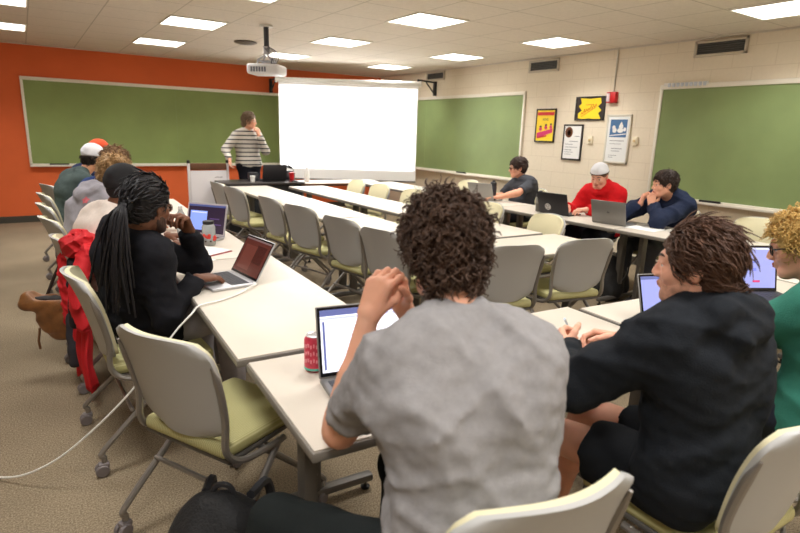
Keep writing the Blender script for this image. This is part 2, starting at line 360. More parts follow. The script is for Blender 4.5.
# ------------------------------------------------------------ tables
lam=mat('laminate',(212,203,190),.38,noise=.03,scale=4,bump=.03,bscale=200,spec=.4)
edg=mat('table_edge',(122,116,108),.5); legm=mat('table_leg_grey',(104,100,96),.4,metal=.4); glide=mat('glide',(30,28,26),.5)
def make_table(label,c,az,L=1.525,W=.61,group=None,edge=edg,top=lam,Hh=.735):
    t=thing('folding_table',label,'table',(c[0],c[1],0),az,group)
    bm=B(); box(bm,(0,0,Hh-.002),(L-.014,W-.014,.006),.001); obj('tabletop',bm,top,t)
    bm=B(); box(bm,(0,0,Hh-.017),(L,W,.028),.006); obj('edge_band',bm,edge,t)
    for s in (-1,1):
        bm=B(); box(bm,(s*(L/2-.10),0,(Hh-.03+.07)/2),(.045,.07,Hh-.10),.008); box(bm,(s*(L/2-.10),0,Hh-.045),(.05,W-.16,.03),.006)
        lg=obj('leg',bm,legm,t)
        bm=B(); box(bm,(s*(L/2-.10),0,.055),(.045,W-.06,.035),.01); obj('foot_bar',bm,legm,lg)
        for q in (-1,1):
            bm=B(); lathe(bm,[(.018,.002),(.02,.012),(.008,.018),(.008,.04)],12,(s*(L/2-.10),q*(W/2-.06),0)); obj('glide',bm,glide,lg)
    bm=B(); box(bm,(0,0,Hh-.05),(L-.25,.03,.035),.004); obj('cross_rail',bm,legm,t)
    return t
GA='tables of the left row'; GE='tables of the near row'; GB='tables of the inner left row'; GC='tables of the inner right row'; GD='tables of the right row'
# near row, running along x
def row_pt(d): return (1.277+d*math.cos(R(5)),1.39-d*math.sin(R(5)))
make_table('pale table at the near corner, in front of the person in the grey T-shirt',(1.274,1.37),3.5,group=GE,L=1.50)
make_table('pale table of the near row, in front of the person in the black hoodie',(2.80,1.215),5,group=GE)
make_table('pale table of the near row, rightmost, with an open laptop',(4.33,1.08),5,group=GE)
ya=[2.50,4.03,5.56]; la=['pale table with the silver laptop of the braided person','pale table under the jar and the dark-screened laptop','pale table of the left row, farthest of the three']
for i,y in enumerate(ya): make_table(la[i],(.868+.035*i,y),-90+3,group=GA)
lb=['white-topped table of the inner left row, nearest the orange wall','white-topped table of the inner left row, second from the orange wall','white-topped table of the inner left row, nearest the camera']
for i,y in enumerate([6.68,5.18,3.81 ]): make_table(lb[i],(2.45-.04*i,y),-90+2,L=1.5 if i<2 else 1.22,W=.52,group=GB)
lc=['white-topped table of the inner right row, nearest the orange wall','white-topped table of the inner right row, second from the orange wall','white-topped table of the inner right row, nearest the camera']
for i,y in enumerate([6.46,4.93,3.63]): make_table(lc[i],(3.225,y),-90,L=1.525 if i<2 else 1.05,W=.53,group=GC)
make_table('pale table closing the inner rows, behind the two grey chair backs',(2.77,2.78),2,L=1.55,W=.58)
ld=['pale table of the right row, farthest, behind the grey laptop','pale table of the right row with the black water bottle','pale table of the right row in front of the person in red','pale table of the right row, nearest the camera']
for i,y in enumerate([6.80,5.27,3.74,2.21]): make_table(ld[i],(4.55,y),-90,group=GD)
wood=mat('dark_wood',(98,62,40),.45,noise=.25,scale=6)
t=thing('instructor_desk','dark instructor desk in front of the standing person','desk',(2.78,7.86,0),0)
bm=B(); box(bm,(0,0,.745),(1.15,.62,.03),.005); obj('desktop',bm,mat('desk_top_dark',(52,48,46),.35),t)
bm=B(); box(bm,(0,-.24,.40),(1.05,.02,.66),.003); obj('modesty_panel',bm,mat('panel_black',(30,32,38),.5),t)
for s in (-1,1):
    bm=B(); box(bm,(s*.53,0,.365),(.03,.55,.73),.003); obj('side_panel',bm,mat('panel_black',(30,32,38),.5),t)
make_table('white-topped table with brown edge below the projection screen',(4.0,7.78),6,L=1.35,W=.55,edge=wood)

# ------------------------------------------------------------ chairs
shell=mat('chair_shell',(180,179,177),.42,spec=.4); fab=stripes('chair_fabric',(196,190,140),(172,166,112),38,'X',.85)
N_,L_,b_=nodes(fab)
padc=mat('chair_pad_cream',(222,214,178),.85,bump=.2,bscale=300); tubm=mat('chair_tube',(142,136,130),.35,metal=.5); cast=mat('caster_grey',(120,112,112),.5)
def shell_pt(u,v,off=0):
    z=.482+.39*v
    w=.19+.035*math.sin(min(1,v*1.3)*PI/2)
    cut=0
    if v>.82: cut=.055*((v-.82)/.18)**2.6
    if v<.14: cut=.07*((.14-v)/.14)**2
    x=u*(w-cut)
    z-=.018*abs(u)**3*(v**3)
    y=-.215-.085*v-.035*v**4+.055*u*u*(.6+.4*v)
    return V((x,y+off,z))
def sheet(bm,off0,off1,u0=-1,u1=1,v0=0,v1=1,nu=14,nv=14):
    A=[[bm.verts.new(shell_pt(u0+(u1-u0)*i/nu,v0+(v1-v0)*j/nv,off0)) for i in range(nu+1)] for j in range(nv+1)]
    C=[[bm.verts.new(shell_pt(u0+(u1-u0)*i/nu,v0+(v1-v0)*j/nv,off1)) for i in range(nu+1)] for j in range(nv+1)]
    for j in range(nv):
        for i in range(nu):
            bm.faces.new((A[j][i],A[j][i+1],A[j+1][i+1],A[j+1][i])); bm.faces.new((C[j][i],C[j+1][i],C[j+1][i+1],C[j][i+1]))
    for j in range(nv):
        bm.faces.new((A[j][0],A[j+1][0],C[j+1][0],C[j][0])); bm.faces.new((A[j][nu],C[j][nu],C[j+1][nu],A[j+1][nu]))
    for i in range(nu):
        bm.faces.new((A[0][i],C[0][i],C[0][i+1],A[0][i+1])); bm.faces.new((A[nv][i],A[nv][i+1],C[nv][i+1],C[nv][i]))
def make_chair(label,loc,az,group):
    t=thing('rolling_chair',label,'chair',loc,az,group)
    bm=B(); sheet(bm,-.004,.010); obj('back_shell',bm,shell,t,angle=60)
    bm=B(); sheet(bm,.011,.030,-.93,.93,.08,.985); obj('back_pad',bm,padc,t,angle=60)
    bm=B(); vs=box(bm,(0,.02,.452),(.45,.45,.05),.022,seg=3)
    for v in bm.verts:
        k=max(0,(v.co.y-.1)/.15); v.co.x*=1-.10*k*k; v.co.z-=.015*k
        k2=max(0,(-v.co.y-.08)/.13); v.co.x*=1-.12*k2*k2
    obj('seat',bm,fab,t,angle=60)
    bm=B(); vs=box(bm,(0,.02,.417),(.42,.42,.018),.006); obj('seat_pan',bm,mat('seat_pan',(92,88,84),.5),t)
    for s in (-1,1):
        bm=B(); pts=smooth_pts([shell_pt(s*1.0,.80,-.010),shell_pt(s*1.01,.6,-.008),shell_pt(s*1.04,.25,-.008),V((s*.215,-.205,.47)),V((s*.225,-.15,.415)),V((s*.228,-.02,.40)),V((s*.228,.06,.40))],4)
        nq=len(pts); tube(bm,pts,[.0125*min(1,.35+.2*i) for i in range(nq)],8); obj('back_support',bm,tubm,t)
    for s in (-1,1):
        for (q,y0,y1) in ((-1,.04,-.27),(1,-.04,.27)):
            bm=B(); x0=.225 if q<0 else .205
            tube(bm,smooth_pts([(s*x0,y0,.405),(s*(x0+.02),y0+(y1-y0)*.5,.26),(s*(x0+.035),y1-.0,.115),(s*(x0+.036),y1,.085),(s*(x0+.036),y1,.06)],4),.0125,8)
            lg=obj('leg',bm,tubm,t)
            bm=B()
            for w in (-1,1): lathe(bm,[(.006,-.009),(.024,-.009),(.028,-.004),(.028,.004),(.024,.009),(.006,.009)],16,(s*(x0+.036)+w*.014,y1-.012,.0285),M=Matrix.Rotation(PI/2,3,'Y'))
            box(bm,(s*(x0+.036),y1-.004,.05),(.036,.045,.026),.008); obj('caster',bm,cast,lg)
    bm=B(); tube(bm,[(-.228,0,.385),(.228,0,.385)],.012,8); tube(bm,[(-.24,-.14,.265),(.24,-.14,.265)],.009,8); obj('cross_bar',bm,tubm,t)
    return t
GCH='rolling chairs with grey shells'
chair0=make_chair('empty grey rolling chair in the left foreground, white cable behind it',(.53,1.93,0),63,GCH)
CH=[ # x,y,az,label
 (.80,.86,8,'grey rolling chair of the person in the grey T-shirt'),
 (1.58,.73,2,'grey rolling chair of the person in the black hoodie'),
 (2.06,.80,-24,'grey rolling chair of the person in the teal sweatshirt'),
 (.41,2.76,88,'grey rolling chair of the braided person in the black jacket'),
 (.40,3.68,86,'grey rolling chair with the red jacket hung over its back'),
 (.36,4.50,80,'grey rolling chair of the person in the grey hoodie'),
 (.36,5.25,84,'grey rolling chair behind the blue sweater, left row'),
 (.38,6.02,84,'grey rolling chair of the person in the white cap, left row'),
 (.42,6.95,72,'grey rolling chair of the left row, farthest from the camera'),
 (2.13,6.75,84,'empty chair at the inner left row, nearest the orange wall'),
 (2.13,6.18,80,'empty chair at the inner left row, second from the orange wall'),
 (2.17,5.18,84,'empty chair at the inner left row, third from the orange wall'),
 (2.19,4.56,76,'empty chair at the inner left row, fourth from the orange wall'),
 (2.21,3.80,80,'empty chair at the inner left row, fifth from the orange wall'),
 (2.22,3.22,78,'empty chair at the inner left row, nearest the grey T-shirt'),
 (2.48,2.62,14,'empty chair with grey back directly right of the curly brown head'),
 (3.09,2.57,12,'empty chair with grey back at the right end of the inner tables'),
 (3.40,6.55,-88,'cream-fronted chair at the inner right row, farthest away'),
 (3.40,5.95,-90,'cream-fronted chair at the inner right row, second farthest'),
 (3.43,5.25,-92,'cream-fronted chair at the inner right row, just left of the curly head'),
 (3.45,4.02,-88,'cream-fronted chair at the inner right row, partly behind the curly head'),
 (3.36,3.22,-80,'cream-fronted chair at the inner right row, nearest the person in red'),
 (5.02,6.15,-90,'rolling chair at the right row, beyond the person with glasses'),
 (5.08,4.95,-88,'rolling chair of the person with glasses and the dark T-shirt'),
 (5.12,3.90,-92,'rolling chair of the person in the red hoodie'),
 (5.12,3.06,-86,'rolling chair of the person in the navy sweatshirt'),
 (5.05,2.28,-88,'cream-fronted chair by the wall, between the dark-haired heads'),
]
for x,y,a,l in CH: dup(chair0,(x,y,0),a,l)

# ------------------------------------------------------------ people: smooth volumes meshed to one surface
class Field:
    def __init__(s,lo,hi,h):
        s.lo=np.array(lo,np.float32); s.h=h; s.n=np.ceil((np.array(hi)-s.lo)/h).astype(int)+1
        s.d=np.full(tuple(s.n),1.0,np.float32)
        s.ax=[s.lo[i]+h*np.arange(s.n[i],dtype=np.float32) for i in range(3)]
    def sub(s,lo,hi):
        a=np.clip(np.floor((np.array(lo)-s.lo)/s.h).astype(int),0,s.n); b=np.clip(np.ceil((np.array(hi)-s.lo)/s.h).astype(int)+1,0,s.n)
        if (b<=a).any(): return None
        sl=tuple(slice(a[i],b[i]) for i in range(3))
        return sl,np.stack(np.meshgrid(*[s.ax[i][sl[i]] for i in range(3)],indexing='ij'),-1)
    def put(s,fn,lo,hi,k,op='add'):
        m=k+2.5*s.h; r=s.sub(np.array(lo)-m,np.array(hi)+m)
        if r is None: return
        sl,P=r; v=fn(P).astype(np.float32); d=s.d[sl]
        if op=='add':
            hh=np.clip(.5+.5*(d-v)/k,0,1); s.d[sl]=d*(1-hh)+v*hh-k*hh*(1-hh)
        else:
            v=-v; hh=np.clip(.5-.5*(d-v)/k,0,1); s.d[sl]=d*(1-hh)+v*hh+k*hh*(1-hh)
    def clip(s,p,n):
        """remove everything on the +n side of p"""
        P=np.stack(np.meshgrid(*s.ax,indexing='ij'),-1); s.d=np.maximum(s.d,(P-np.array(p,np.float32))@np.array(n,np.float32))
    def wobble(s,fn,band=.03):
        idx=np.nonzero(np.abs(s.d)<band)
        P=np.stack([s.ax[i][idx[i]] for i in range(3)],-1); s.d[idx]+=fn(P).astype(np.float32)
    def mesh(s):
        d=s.d; ins=d<0
        c=np.zeros(tuple(s.n-1),np.int8)
        for a in (0,1):
            for b in (0,1):
                for e in (0,1): c+=ins[a:s.n[0]-1+a,b:s.n[1]-1+b,e:s.n[2]-1+e]
        act=(c>0)&(c<8); ii=np.argwhere(act); idx=-np.ones(act.shape,np.int64); idx[act]=np.arange(len(ii))
        acc=np.zeros((len(ii),3)); cnt=np.zeros(len(ii))
        for ax in range(3):
            o=[x for x in range(3) if x!=ax]
            for a in (0,1):
                for b in (0,1):
                    p=ii.copy(); p[:,o[0]]+=a; p[:,o[1]]+=b; q=p.copy(); q[:,ax]+=1
                    dp=d[tuple(p.T)]; dq=d[tuple(q.T)]; m=(dp<0)!=(dq<0); t=dp[m]/(dp[m]-dq[m])
                    pos=p[m].astype(float); pos[:,ax]+=t; acc[m]+=pos; cnt[m]+=1
        v=acc/np.maximum(cnt,1)[:,None]*s.h+s.lo
        F=[]
        for ax in range(3):
            o=[(ax+1)%3,(ax+2)%3]
            n=list(s.n); sl0=[slice(None)]*3; sl1=[slice(None)]*3; sl0[ax]=slice(0,n[ax]-1); sl1[ax]=slice(1,n[ax])
            a=ins[tuple(sl0)]; b=ins[tuple(sl1)]
            for flip,m in ((False,a&~b),(True,~a&b)):
                e=np.argwhere(m)
                e=e[(e[:,o[0]]>0)&(e[:,o[1]]>0)&(e[:,o[0]]<n[o[0]]-1)&(e[:,o[1]]<n[o[1]]-1)]
                if not len(e): continue
                def ci(da,db):
                    q=e.copy(); q[:,o[0]]-=da; q[:,o[1]]-=db; return idx[tuple(q.T)]
                f=np.stack([ci(1,1),ci(0,1),ci(0,0),ci(1,0)],1)
                if flip: f=f[:,::-1]
                F.append(f)
        F=np.concatenate(F) if F else np.zeros((0,4),int)
        F=F[(F>=0).all(1)]
        return v,F
def A(x): return np.array(x,dtype=np.float64)
def nrm(x): x=A(x); return x/ (np.linalg.norm(x)+1e-9)
class Prims(list):
    def cap(s,a,b,ra,rb=None,k=.02,sq=None,op='add',clipb=False):
        a=A(a); b=A(b); rb=ra if rb is None else rb; r=max(ra,rb)
        def fn(P,a=a.astype(np.float32),b=b.astype(np.float32)):
            Q=P-a
            if sq is not None:
                ax=A(sq[0]).astype(np.float32); Q=Q+((sq[1]-1)*(Q@ax))[...,None]*ax
            ba=b-a; L=float(ba@ba)+1e-9; h=np.clip((Q@ba)/L,0,1)
            d=np.sqrt(((Q-h[...,None]*ba)**2).sum(-1))-(ra+(rb-ra)*h)
            if sq is not None: d=d/ (1+(sq[1]-1)*.5)
            if clipb: d=np.maximum(d,(P-b)@nrm(ba).astype(np.float32))
            return d
        s.append((fn,np.minimum(a,b)-r*1.15,np.maximum(a,b)+r*1.15,k,op)); return s
    def ell(s,c,r,fr=None,k=.02,op='add'):
        c=A(c); r=A(r); fr=np.eye(3) if fr is None else fr
        def fn(P):
            Q=(P-c.astype(np.float32))@fr.astype(np.float32); k0=np.sqrt(((Q/r)**2).sum(-1))+1e-6; k1=np.sqrt(((Q/(r*r))**2).sum(-1))+1e-6
            return k0*(k0-1)/k1
        m=r.max(); s.append((fn,c-m,c+m,k,op)); return s
def build(prims,h,wob=None,clips=(),band=.03,pad=.03):
    if not prims: return np.zeros((0,3)),np.zeros((0,4),int)
    add=[p for p in prims if p[4]=='add']
    lo=np.min([p[1] for p in add],0)-pad; hi=np.max([p[2] for p in add],0)+pad
    F=Field(lo,hi,h)
    for fn,a,b,k,op in prims: F.put(fn,a,b,k,op)
    if wob is not None: F.wobble(wob,band)
    for p,n in clips: F.clip(p,nrm(n))
    return F.mesh()
def wob_sin(amp,fr,seed,warp=1.2,ax=(1,1,1)):
    r=np.random.default_rng(seed); K=r.normal(size=(5,3))*fr*np.array(ax); ph=r.uniform(0,6,5); K2=r.normal(size=(3,3))*fr*.6; ph2=r.uniform(0,6,3)
    def fn(P):
        w=sum(np.sin(P@K2[i]+ph2[i]) for i in range(3))*warp/2
        return sum(np.sin(P@K[i]+ph[i]+w) for i in range(5))*amp/2.5
    return fn
def folds(amp,seed,dirs,fr):
    r=np.random.default_rng(seed); W=[r.normal(size=3)*fr*.35 for _ in dirs]; ph=r.uniform(0,6,len(dirs)); M_=[r.normal(size=3)*7 for _ in dirs]; p2=r.uniform(0,6,len(dirs))
    def fn(P):
        o=0
        for i,d in enumerate(dirs):
            x=P@(np.array(d)*fr)+1.6*np.sin(P@W[i]+ph[i])+ph[i]
            o=o-amp*(1-np.abs(np.sin(x)))**2*np.clip(np.sin(P@M_[i]+p2[i])+.35,0,1)
        return o
    return fn
def joinm(parts):
    vs=[];fs=[];n=0
    for v,f in parts:
        if len(v)==0: continue
        vs.append(v); fs.append(f+n); n+=len(v)
    return np.concatenate(vs),np.concatenate(fs)

def hframe(az,pitch=0,roll=0):
    """columns right, forward, up; pitch>0 looks down, roll>0 leans to own right"""
    a=R(az); F=A((math.sin(a),math.cos(a),0)); Rt=A((math.cos(a),-math.sin(a),0)); U=A((0,0,1))
    p=R(pitch); F2=F*math.cos(p)-U*math.sin(p); U2=U*math.cos(p)+F*math.sin(p)
    r=R(roll); R2=Rt*math.cos(r)-U2*math.sin(r); U3=U2*math.cos(r)+Rt*math.sin(r)
    return np.stack([R2,F2,U3],1)
def head_prims(H,fr,s=1,fem=False):
    T=lambda x,y,z: H+fr@(A((x,y,z))*s); P=Prims()
    P.ell(T(0,-.012,.03),A((.076,.096,.092))*s,fr,.02)
    P.ell(T(0,.030,-.035),A((.058,.062,.078))*s,fr,.03)
    P.cap(T(-.018,.066,-.095),T(.018,.066,-.095),.020*s,k=.02)
    for q in (-1,1):
        P.cap(T(q*.05,.0,-.062),T(q*.03,.05,-.09),.018*s,.016*s,k=.03)
        P.ell(T(q*.040,.060,-.028),A((.022,.022,.022))*s,fr,.02)
        P.cap(T(q*.012,.087,.024),T(q*.046,.072,.022),.0095*s,.008*s,k=.016)
        P.ell(T(q*.032,.100,.002),A((.017,.016,.012))*s,fr,.010,'cut')
        P.ell(T(q*.077,-.010,-.008),A((.010,.019,.031))*s,fr,.006)
        P.ell(T(q*.086,-.006,-.004),A((.006,.010,.018))*s,fr,.005,'cut')
    P.cap(T(0,.088,.012),T(0,.1065,-.028),.0080*s,.0112*s,k=.012)
    for q in (-1,1): P.cap(T(q*.018,.0905,.0095),T(q*.046,.0815,.0075),.0052*s,.0045*s,k=.005); P.cap(T(q*.018,.0885,-.0085),T(q*.046,.080,-.0075),.0048*s,.004*s,k=.005)
    for q in (-1,1): P.ell(T(q*.013,.100,-.034),A((.009,.010,.008))*s,fr,.008)
    P.cap(T(-.017,.088,-.056),T(.017,.088,-.056),.0075*s,k=.008)
    P.cap(T(-.014,.087,-.068),T(.014,.087,-.068),.008*s,k=.006)
    return P
def hand_prims(W,D,N,side,curl=(30,30,20),s=1,spread=.0,thumb=(.6,.7,.35),thumb_curl=25,P=None):
    P=Prims() if P is None else P
    W=A(W); D=nrm(D); N=A(N); N=nrm(N-D*(N@D)); S=np.cross(D,N)*(1 if side=='R' else -1)
    def rot(v,axis,a):
        a=R(a); return v*math.cos(a)+np.cross(axis,v)*math.sin(a)+axis*(axis@v)*(1-math.cos(a))
    bend=np.cross(D,N)
    offs=(.031,.0105,-.0105,-.030); kn=(.088,.093,.088,.078)
    lens=((.042,.025,.020),(.047,.030,.022),(.043,.028,.021),(.033,.021,.018)); rad=(.0095,.0097,.0092,.0082)
    for i in range(4):
        K=W+D*kn[i]*s+S*offs[i]*s
        P.cap(W+S*offs[i]*.55*s+D*.004,K,.0165*s,.0120*s,k=.014)
        d=rot(D,N,-(offs[i]*spread*60)*(1 if side=='R' else -1)); p=K; r=rad[i]*s
        c=curl[i] if isinstance(curl[0],(list,tuple)) else curl
        for j in range(3):
            d=rot(d,bend,c[j]); q=p+d*lens[i][j]*s
            P.cap(p,q,r,r*.9,k=.005); r*=.92; p=q
    b=W+D*.022*s+S*.024*s+N*.006; d=nrm(D*thumb[0]+S*thumb[1]+N*thumb[2]); p=b; r=.0145*s
    for j,l in enumerate((.046,.033,.027)):
        q=p+d*l*s; P.cap(p,q,r,r*.82,k=.012 if j==0 else .006); r*=.84; p=q; d=nrm(rot(d,nrm(np.cross(d,D+N*.6)),thumb_curl))
    return P
def ik(S,W,l1,l2,pole):
    S=A(S);W=A(W); d=W-S; L=np.linalg.norm(d); L2=min(L,(l1+l2)*.995); u=d/L
    a=(l1*l1-l2*l2+L2*L2)/(2*L2); h=math.sqrt(max(l1*l1-a*a,0)); p=A(pole); p=nrm(p-u*(p@u))
    return S+u*a+p*h

skin_tones={'light':(226,166,138),'pink':(232,172,146),'tan':(214,152,118),'brown':(112,72,52)}
def skin(k):
    m=mat('skin_'+k,skin_tones[k],.5,noise=.05,scale=18,bump=.06,bscale=350,sss=.12,spec=.35); return m
def hairmat(name,c): return mat('hair_'+name,c,.55,noise=.35,scale=45,spec=.3)
eyew=mat('eye_white',(232,226,222),.2); iris=mat('iris',(52,38,30),.2); glassf=mat('glasses_frame',(26,24,26),.3); lens_m=mat('glasses_lens',(235,240,245),.05,trans=1)
lipm={k:mat('lip_'+k,tuple(int(x*y) for x,y in zip(c,(.84,.66,.66))),.45) for k,c in skin_tones.items()}

CTR=[None]
def grow(root,name,m,pts,nor,n,length,r,curl,seed,down,fr,sides=4,seg=8,lift=.5):
    """many short tapered locks of hair from surface points"""
    rg=np.random.default_rng(seed); idx=rg.choice(len(pts),n,replace=len(pts)<n); V_=[];F_=[];c=0
    for i in idx:
        p=pts[i].copy(); nn=nor[i]; flow=A(down(p)) ; t=flow-nn*(flow@nn); t=nrm(t+rg.normal(size=3)*.35)
        d=nrm(t+nn*lift); b=nrm(np.cross(d,nn)); L=length*rg.uniform(.6,1.15); rad=r*rg.uniform(.75,1.25)
        ph=rg.uniform(0,6.28); tw=rg.choice([-1,1])*rg.uniform(.8,1.3); pr=None
        hug=curl[0]<.006; q0=p.copy(); ns_=rg.normal(size=3)*.22; cc=CTR[0]
        for k in range(seg+1):
            f=k/seg; ang=ph+tw*f*2*PI*curl[1]
            if hug:
                if k:
                    n2=nrm(q0-cc); fl_=A(down(q0))/1.0; t2=nrm(nrm(fl_-n2*(fl_@n2))+ns_); q0=q0+nrm(t2+n2*lift*(1-f*1.3))*L/seg
                n2=nrm(q0-cc); b2=nrm(np.cross(n2,t)); q=q0+b2*math.sin(ang)*curl[0]+n2*.001
            else: q=p+d*L*f+t*L*.35*f*f-nn*L*curl[2]*f*f+(nn*math.cos(ang)+b*math.sin(ang))*curl[0]*min(1,f*3)
            rr=rad*(1-.75*f**3) if k else rad*.8
            ring=[]
            for s_ in range(sides):
                a=2*PI*s_/sides; ring.append(q+(nn*math.cos(a)*.8+b*math.sin(a))*rr)
            V_+=ring
            if k:
                for s_ in range(sides): F_.append((c+(k-1)*sides+s_,c+(k-1)*sides+(s_+1)%sides,c+k*sides+(s_+1)%sides,c+k*sides+s_))
        F_.append(tuple(c+seg*sides+s_ for s_ in range(sides)))
        c+=(seg+1)*sides
    return np.array(V_),F_

def hair_prims(H,fr,s,vol=1,back=-.055,fringe=0):
    T=lambda x,y,z: H+fr@(A((x,y,z))*s); P=Prims()
    P.ell(T(0,-.016,.040),A((.084,.104,.094))*s*(1+.0*vol)+vol*.006,fr,.02)
    P.ell(T(0,-.045,back+.05),A((.070,.062,.075))*s+vol*.004,fr,.03)
    # face and ears kept clear
    P.ell(T(0,.125,-.040),A((.088,.095,.098+fringe))*s,fr,.01,'cut')
    for q in (-1,1): P.ell(T(q*.088,.028,-.055),A((.035,.052,.058))*s,fr,.01,'cut')
    return P

def person(label,base,S,az,H,haz,hpitch=8,hroll=0,P0=None,tone='light',hair=('short','brown',(74,54,40)),top=('tee',(150,150,152)),legs=('pants',(36,38,44)),
           hands=None,knees=None,feet=None,h=.011,sc=1.0,hs=1.0,shw=1.0,glasses=None,beard=None,name='person',standing=False,extra=None,group=None,hh=None,hat=None,lower=True):
    """base: pelvis centre, S: midpoint between shoulders, H: head centre"""
    base=A(base); S=A(S); H=A(H); hsc=sc*hs; root=thing('person',label,'person',(float(base[0]),float(base[1]),0),0,group)
    O=A((base[0],base[1],0))
    a=R(az); F0=A((math.sin(a),math.cos(a),0)); Rt=A((math.cos(a),-math.sin(a),0)); U=nrm(S-base); Rt=nrm(Rt-U*(Rt@U)); Fw=np.cross(U,Rt)
    fr=hframe(haz,hpitch,hroll); hd=hh or h*.55
    Lt=np.linalg.norm(S-base)
    def torso(P,o,k=.07):
        P.cap(base-Rt*.085*sc,base+Rt*.085*sc,.112*sc+o,k=k,sq=(Fw,1.08))
        m1=base+U*Lt*.33-Fw*.01; P.cap(m1-Rt*.07*sc,m1+Rt*.07*sc,.104*sc+o,k=k,sq=(Fw,1.12))
        m2=base+U*Lt*.68-Fw*.018; P.cap(m2-Rt*.085*sc,m2+Rt*.085*sc,.112*sc+o,k=k,sq=(Fw,1.12))
        m3=S-U*.055*sc-Fw*.012; P.cap(m3-Rt*.10*sc,m3+Rt*.10*sc,.085*sc+o,k=k,sq=(Fw,1.05))
        for q in (-1,1): P.cap(S+Rt*q*.09*sc*shw,S+Rt*q*.165*sc*shw-U*.012,.055*sc+o,.056*sc+o,k=.05)
        nb=H+fr@(A((0,-.03,-.075))*sc)
        for q in (-1,1): P.cap(S+Rt*q*.12*sc+U*.02-Fw*.01,S+(nb-S)*.45+Rt*q*.03-Fw*.012,.034*sc+o,.036*sc+o,k=.05)
        return P
    nb=H+fr@(A((0,-.022,-.07))*hsc)
    sh={}; el={}; wr={}
    hands=hands or {}
    for side,q in (('L',-1),('R',1)):
        s0=S+Rt*q*.175*sc*shw-U*.01; hd_=hands.get(side) or {}
        w=A(hd_.get('w', base+F0*.38+Rt*q*.14+A((0,0,.20))))
        l1,l2=.29*sc,.26*sc
        e=A(hd_['e']) if 'e' in hd_ else ik(s0,w,l1,l2,hd_.get('pole',(Rt*q*.5-A((0,0,1))-Fw*.3)))
        dd=w-e
        if np.linalg.norm(dd)>l2*1.18: w=e+nrm(dd)*l2*1.18
        sh[side]=s0; el[side]=e; wr[side]=w
    # legs
    hips={q:base+Rt*q*.09*sc-A((0,0,.02)) for q in (-1,1)}
    if standing:
        kn={q:hips[q]+F0*.03+A((0,0,-.43)) for q in (-1,1)}; an={q:kn[q]-F0*.04+A((0,0,-(kn[q][2]-.09))) for q in (-1,1)}
        for q in an: an[q][2]=.09
        fd=F0
    else:
        knd=knees or {}
        kn={q:A(knd.get(q,hips[q]+F0*.42+Rt*q*.04)) for q in (-1,1)}
        for q in kn: kn[q][2]=knd[q][2] if q in knd else .53
        an={q:A((feet or {}).get(q,kn[q]+F0*.03+A((0,0,-.44)))) for q in (-1,1)}
        for q in an: an[q][2]=.095 if not feet or q not in feet else feet[q][2]
        fd=F0
    # ---- body
    P=torso(Prims(),0)
    P.cap(S-U*.02,nb,.056*sc,.052*sc,k=.03)
    for side in 'LR':
        P.cap(sh[side],el[side],.050*sc,.040*sc,k=.03); P.cap(el[side],wr[side],.041*sc,.026*sc,k=.02)
        P.cap(el[side]+(wr[side]-el[side])*.12,el[side]+(wr[side]-el[side])*.45,.043*sc,.036*sc,k=.02)
    if lower:
        for q in (-1,1):
            P.cap(hips[q],kn[q],.080*sc,.056*sc,k=.04); P.cap(kn[q],an[q],.056*sc,.036*sc,k=.02); P.cap(kn[q]+(an[q]-kn[q])*.15-fd*.012,kn[q]+(an[q]-kn[q])*.5-fd*.01,.054*sc,.046*sc,k=.03)
            P.cap(an[q]-A((0,0,.03)),an[q]+fd*.14-A((0,0,.06)),.036,.028,k=.02)
    parts=[build(P,h)]
    HP=head_prims(H,fr,hsc); HP.cap(nb-(nb-S)*.25,nb,.0535*sc,.052*sc,k=.025); parts.append(build(HP,hd,pad=.01))
    for side in 'LR':
        hd_=hands.get(side) or {}; W=wr[side]; D=nrm(W-el[side]) if 'd' not in hd_ else nrm(hd_['d'])
        hp=hand_prims(W,D,hd_.get('n',(0,0,-1)),side,hd_.get('curl',(22,30,20)),sc*.98,hd_.get('spread',.1),hd_.get('thumb',(.6,.7,.35)),hd_.get('tc',22))
        hp.cap(W-nrm(W-el[side])*.03,W,.027*sc,.024*sc,k=.015)
        parts.append(build(hp,max(.0034,h*.36),pad=.008))
    v,f=joinm(parts); body=npobj('body',v-O,f,skin(tone),root)
    # ---- eyes, lips, brows
    T=lambda x,y,z: H+fr@(A((x,y,z))*hsc)-O
    Mh=Matrix(fr.tolist())
    for q in (-1,1):
        bm=B(); r=bmesh.ops.create_uvsphere(bm,u_segments=14,v_segments=10,radius=.0125*hsc)
        for fc in bm.faces:
            c=fc.calc_center_median()
            if c.z>.0088*hsc: fc.material_index=1
        bmesh.ops.rotate(bm,matrix=Mh@Matrix.Rotation(-PI/2,3,'X'),verts=bm.verts); bmesh.ops.translate(bm,vec=V(T(q*.031,.0755,.001)),verts=bm.verts)
        obj('eye',bm,[eyew,iris],root)
    hc=hair[2] if hair else (60,45,35)
    bm=B()
    for q in (-1,1): tube(bm,[T(q*.014,.0955,.026),T(q*.032,.090,.032),T(q*.050,.074,.026)],[.003,.0038,.002],6)
    obj('eyebrows',bm,hairmat('brow_%d_%d_%d'%tuple(hc),tuple(int(x*.8) for x in hc)),root)
    bm=B(); tube(bm,[T(-.022,.0885,-.061),T(-.008,.0965,-.0585),T(.008,.0965,-.0585),T(.022,.0885,-.061)],[.002,.0045,.0045,.002],6)
    tube(bm,[T(-.020,.088,-.063),T(0,.0955,-.067),T(.020,.088,-.063)],[.002,.005,.002],6); obj('lips',bm,lipm[tone],root)
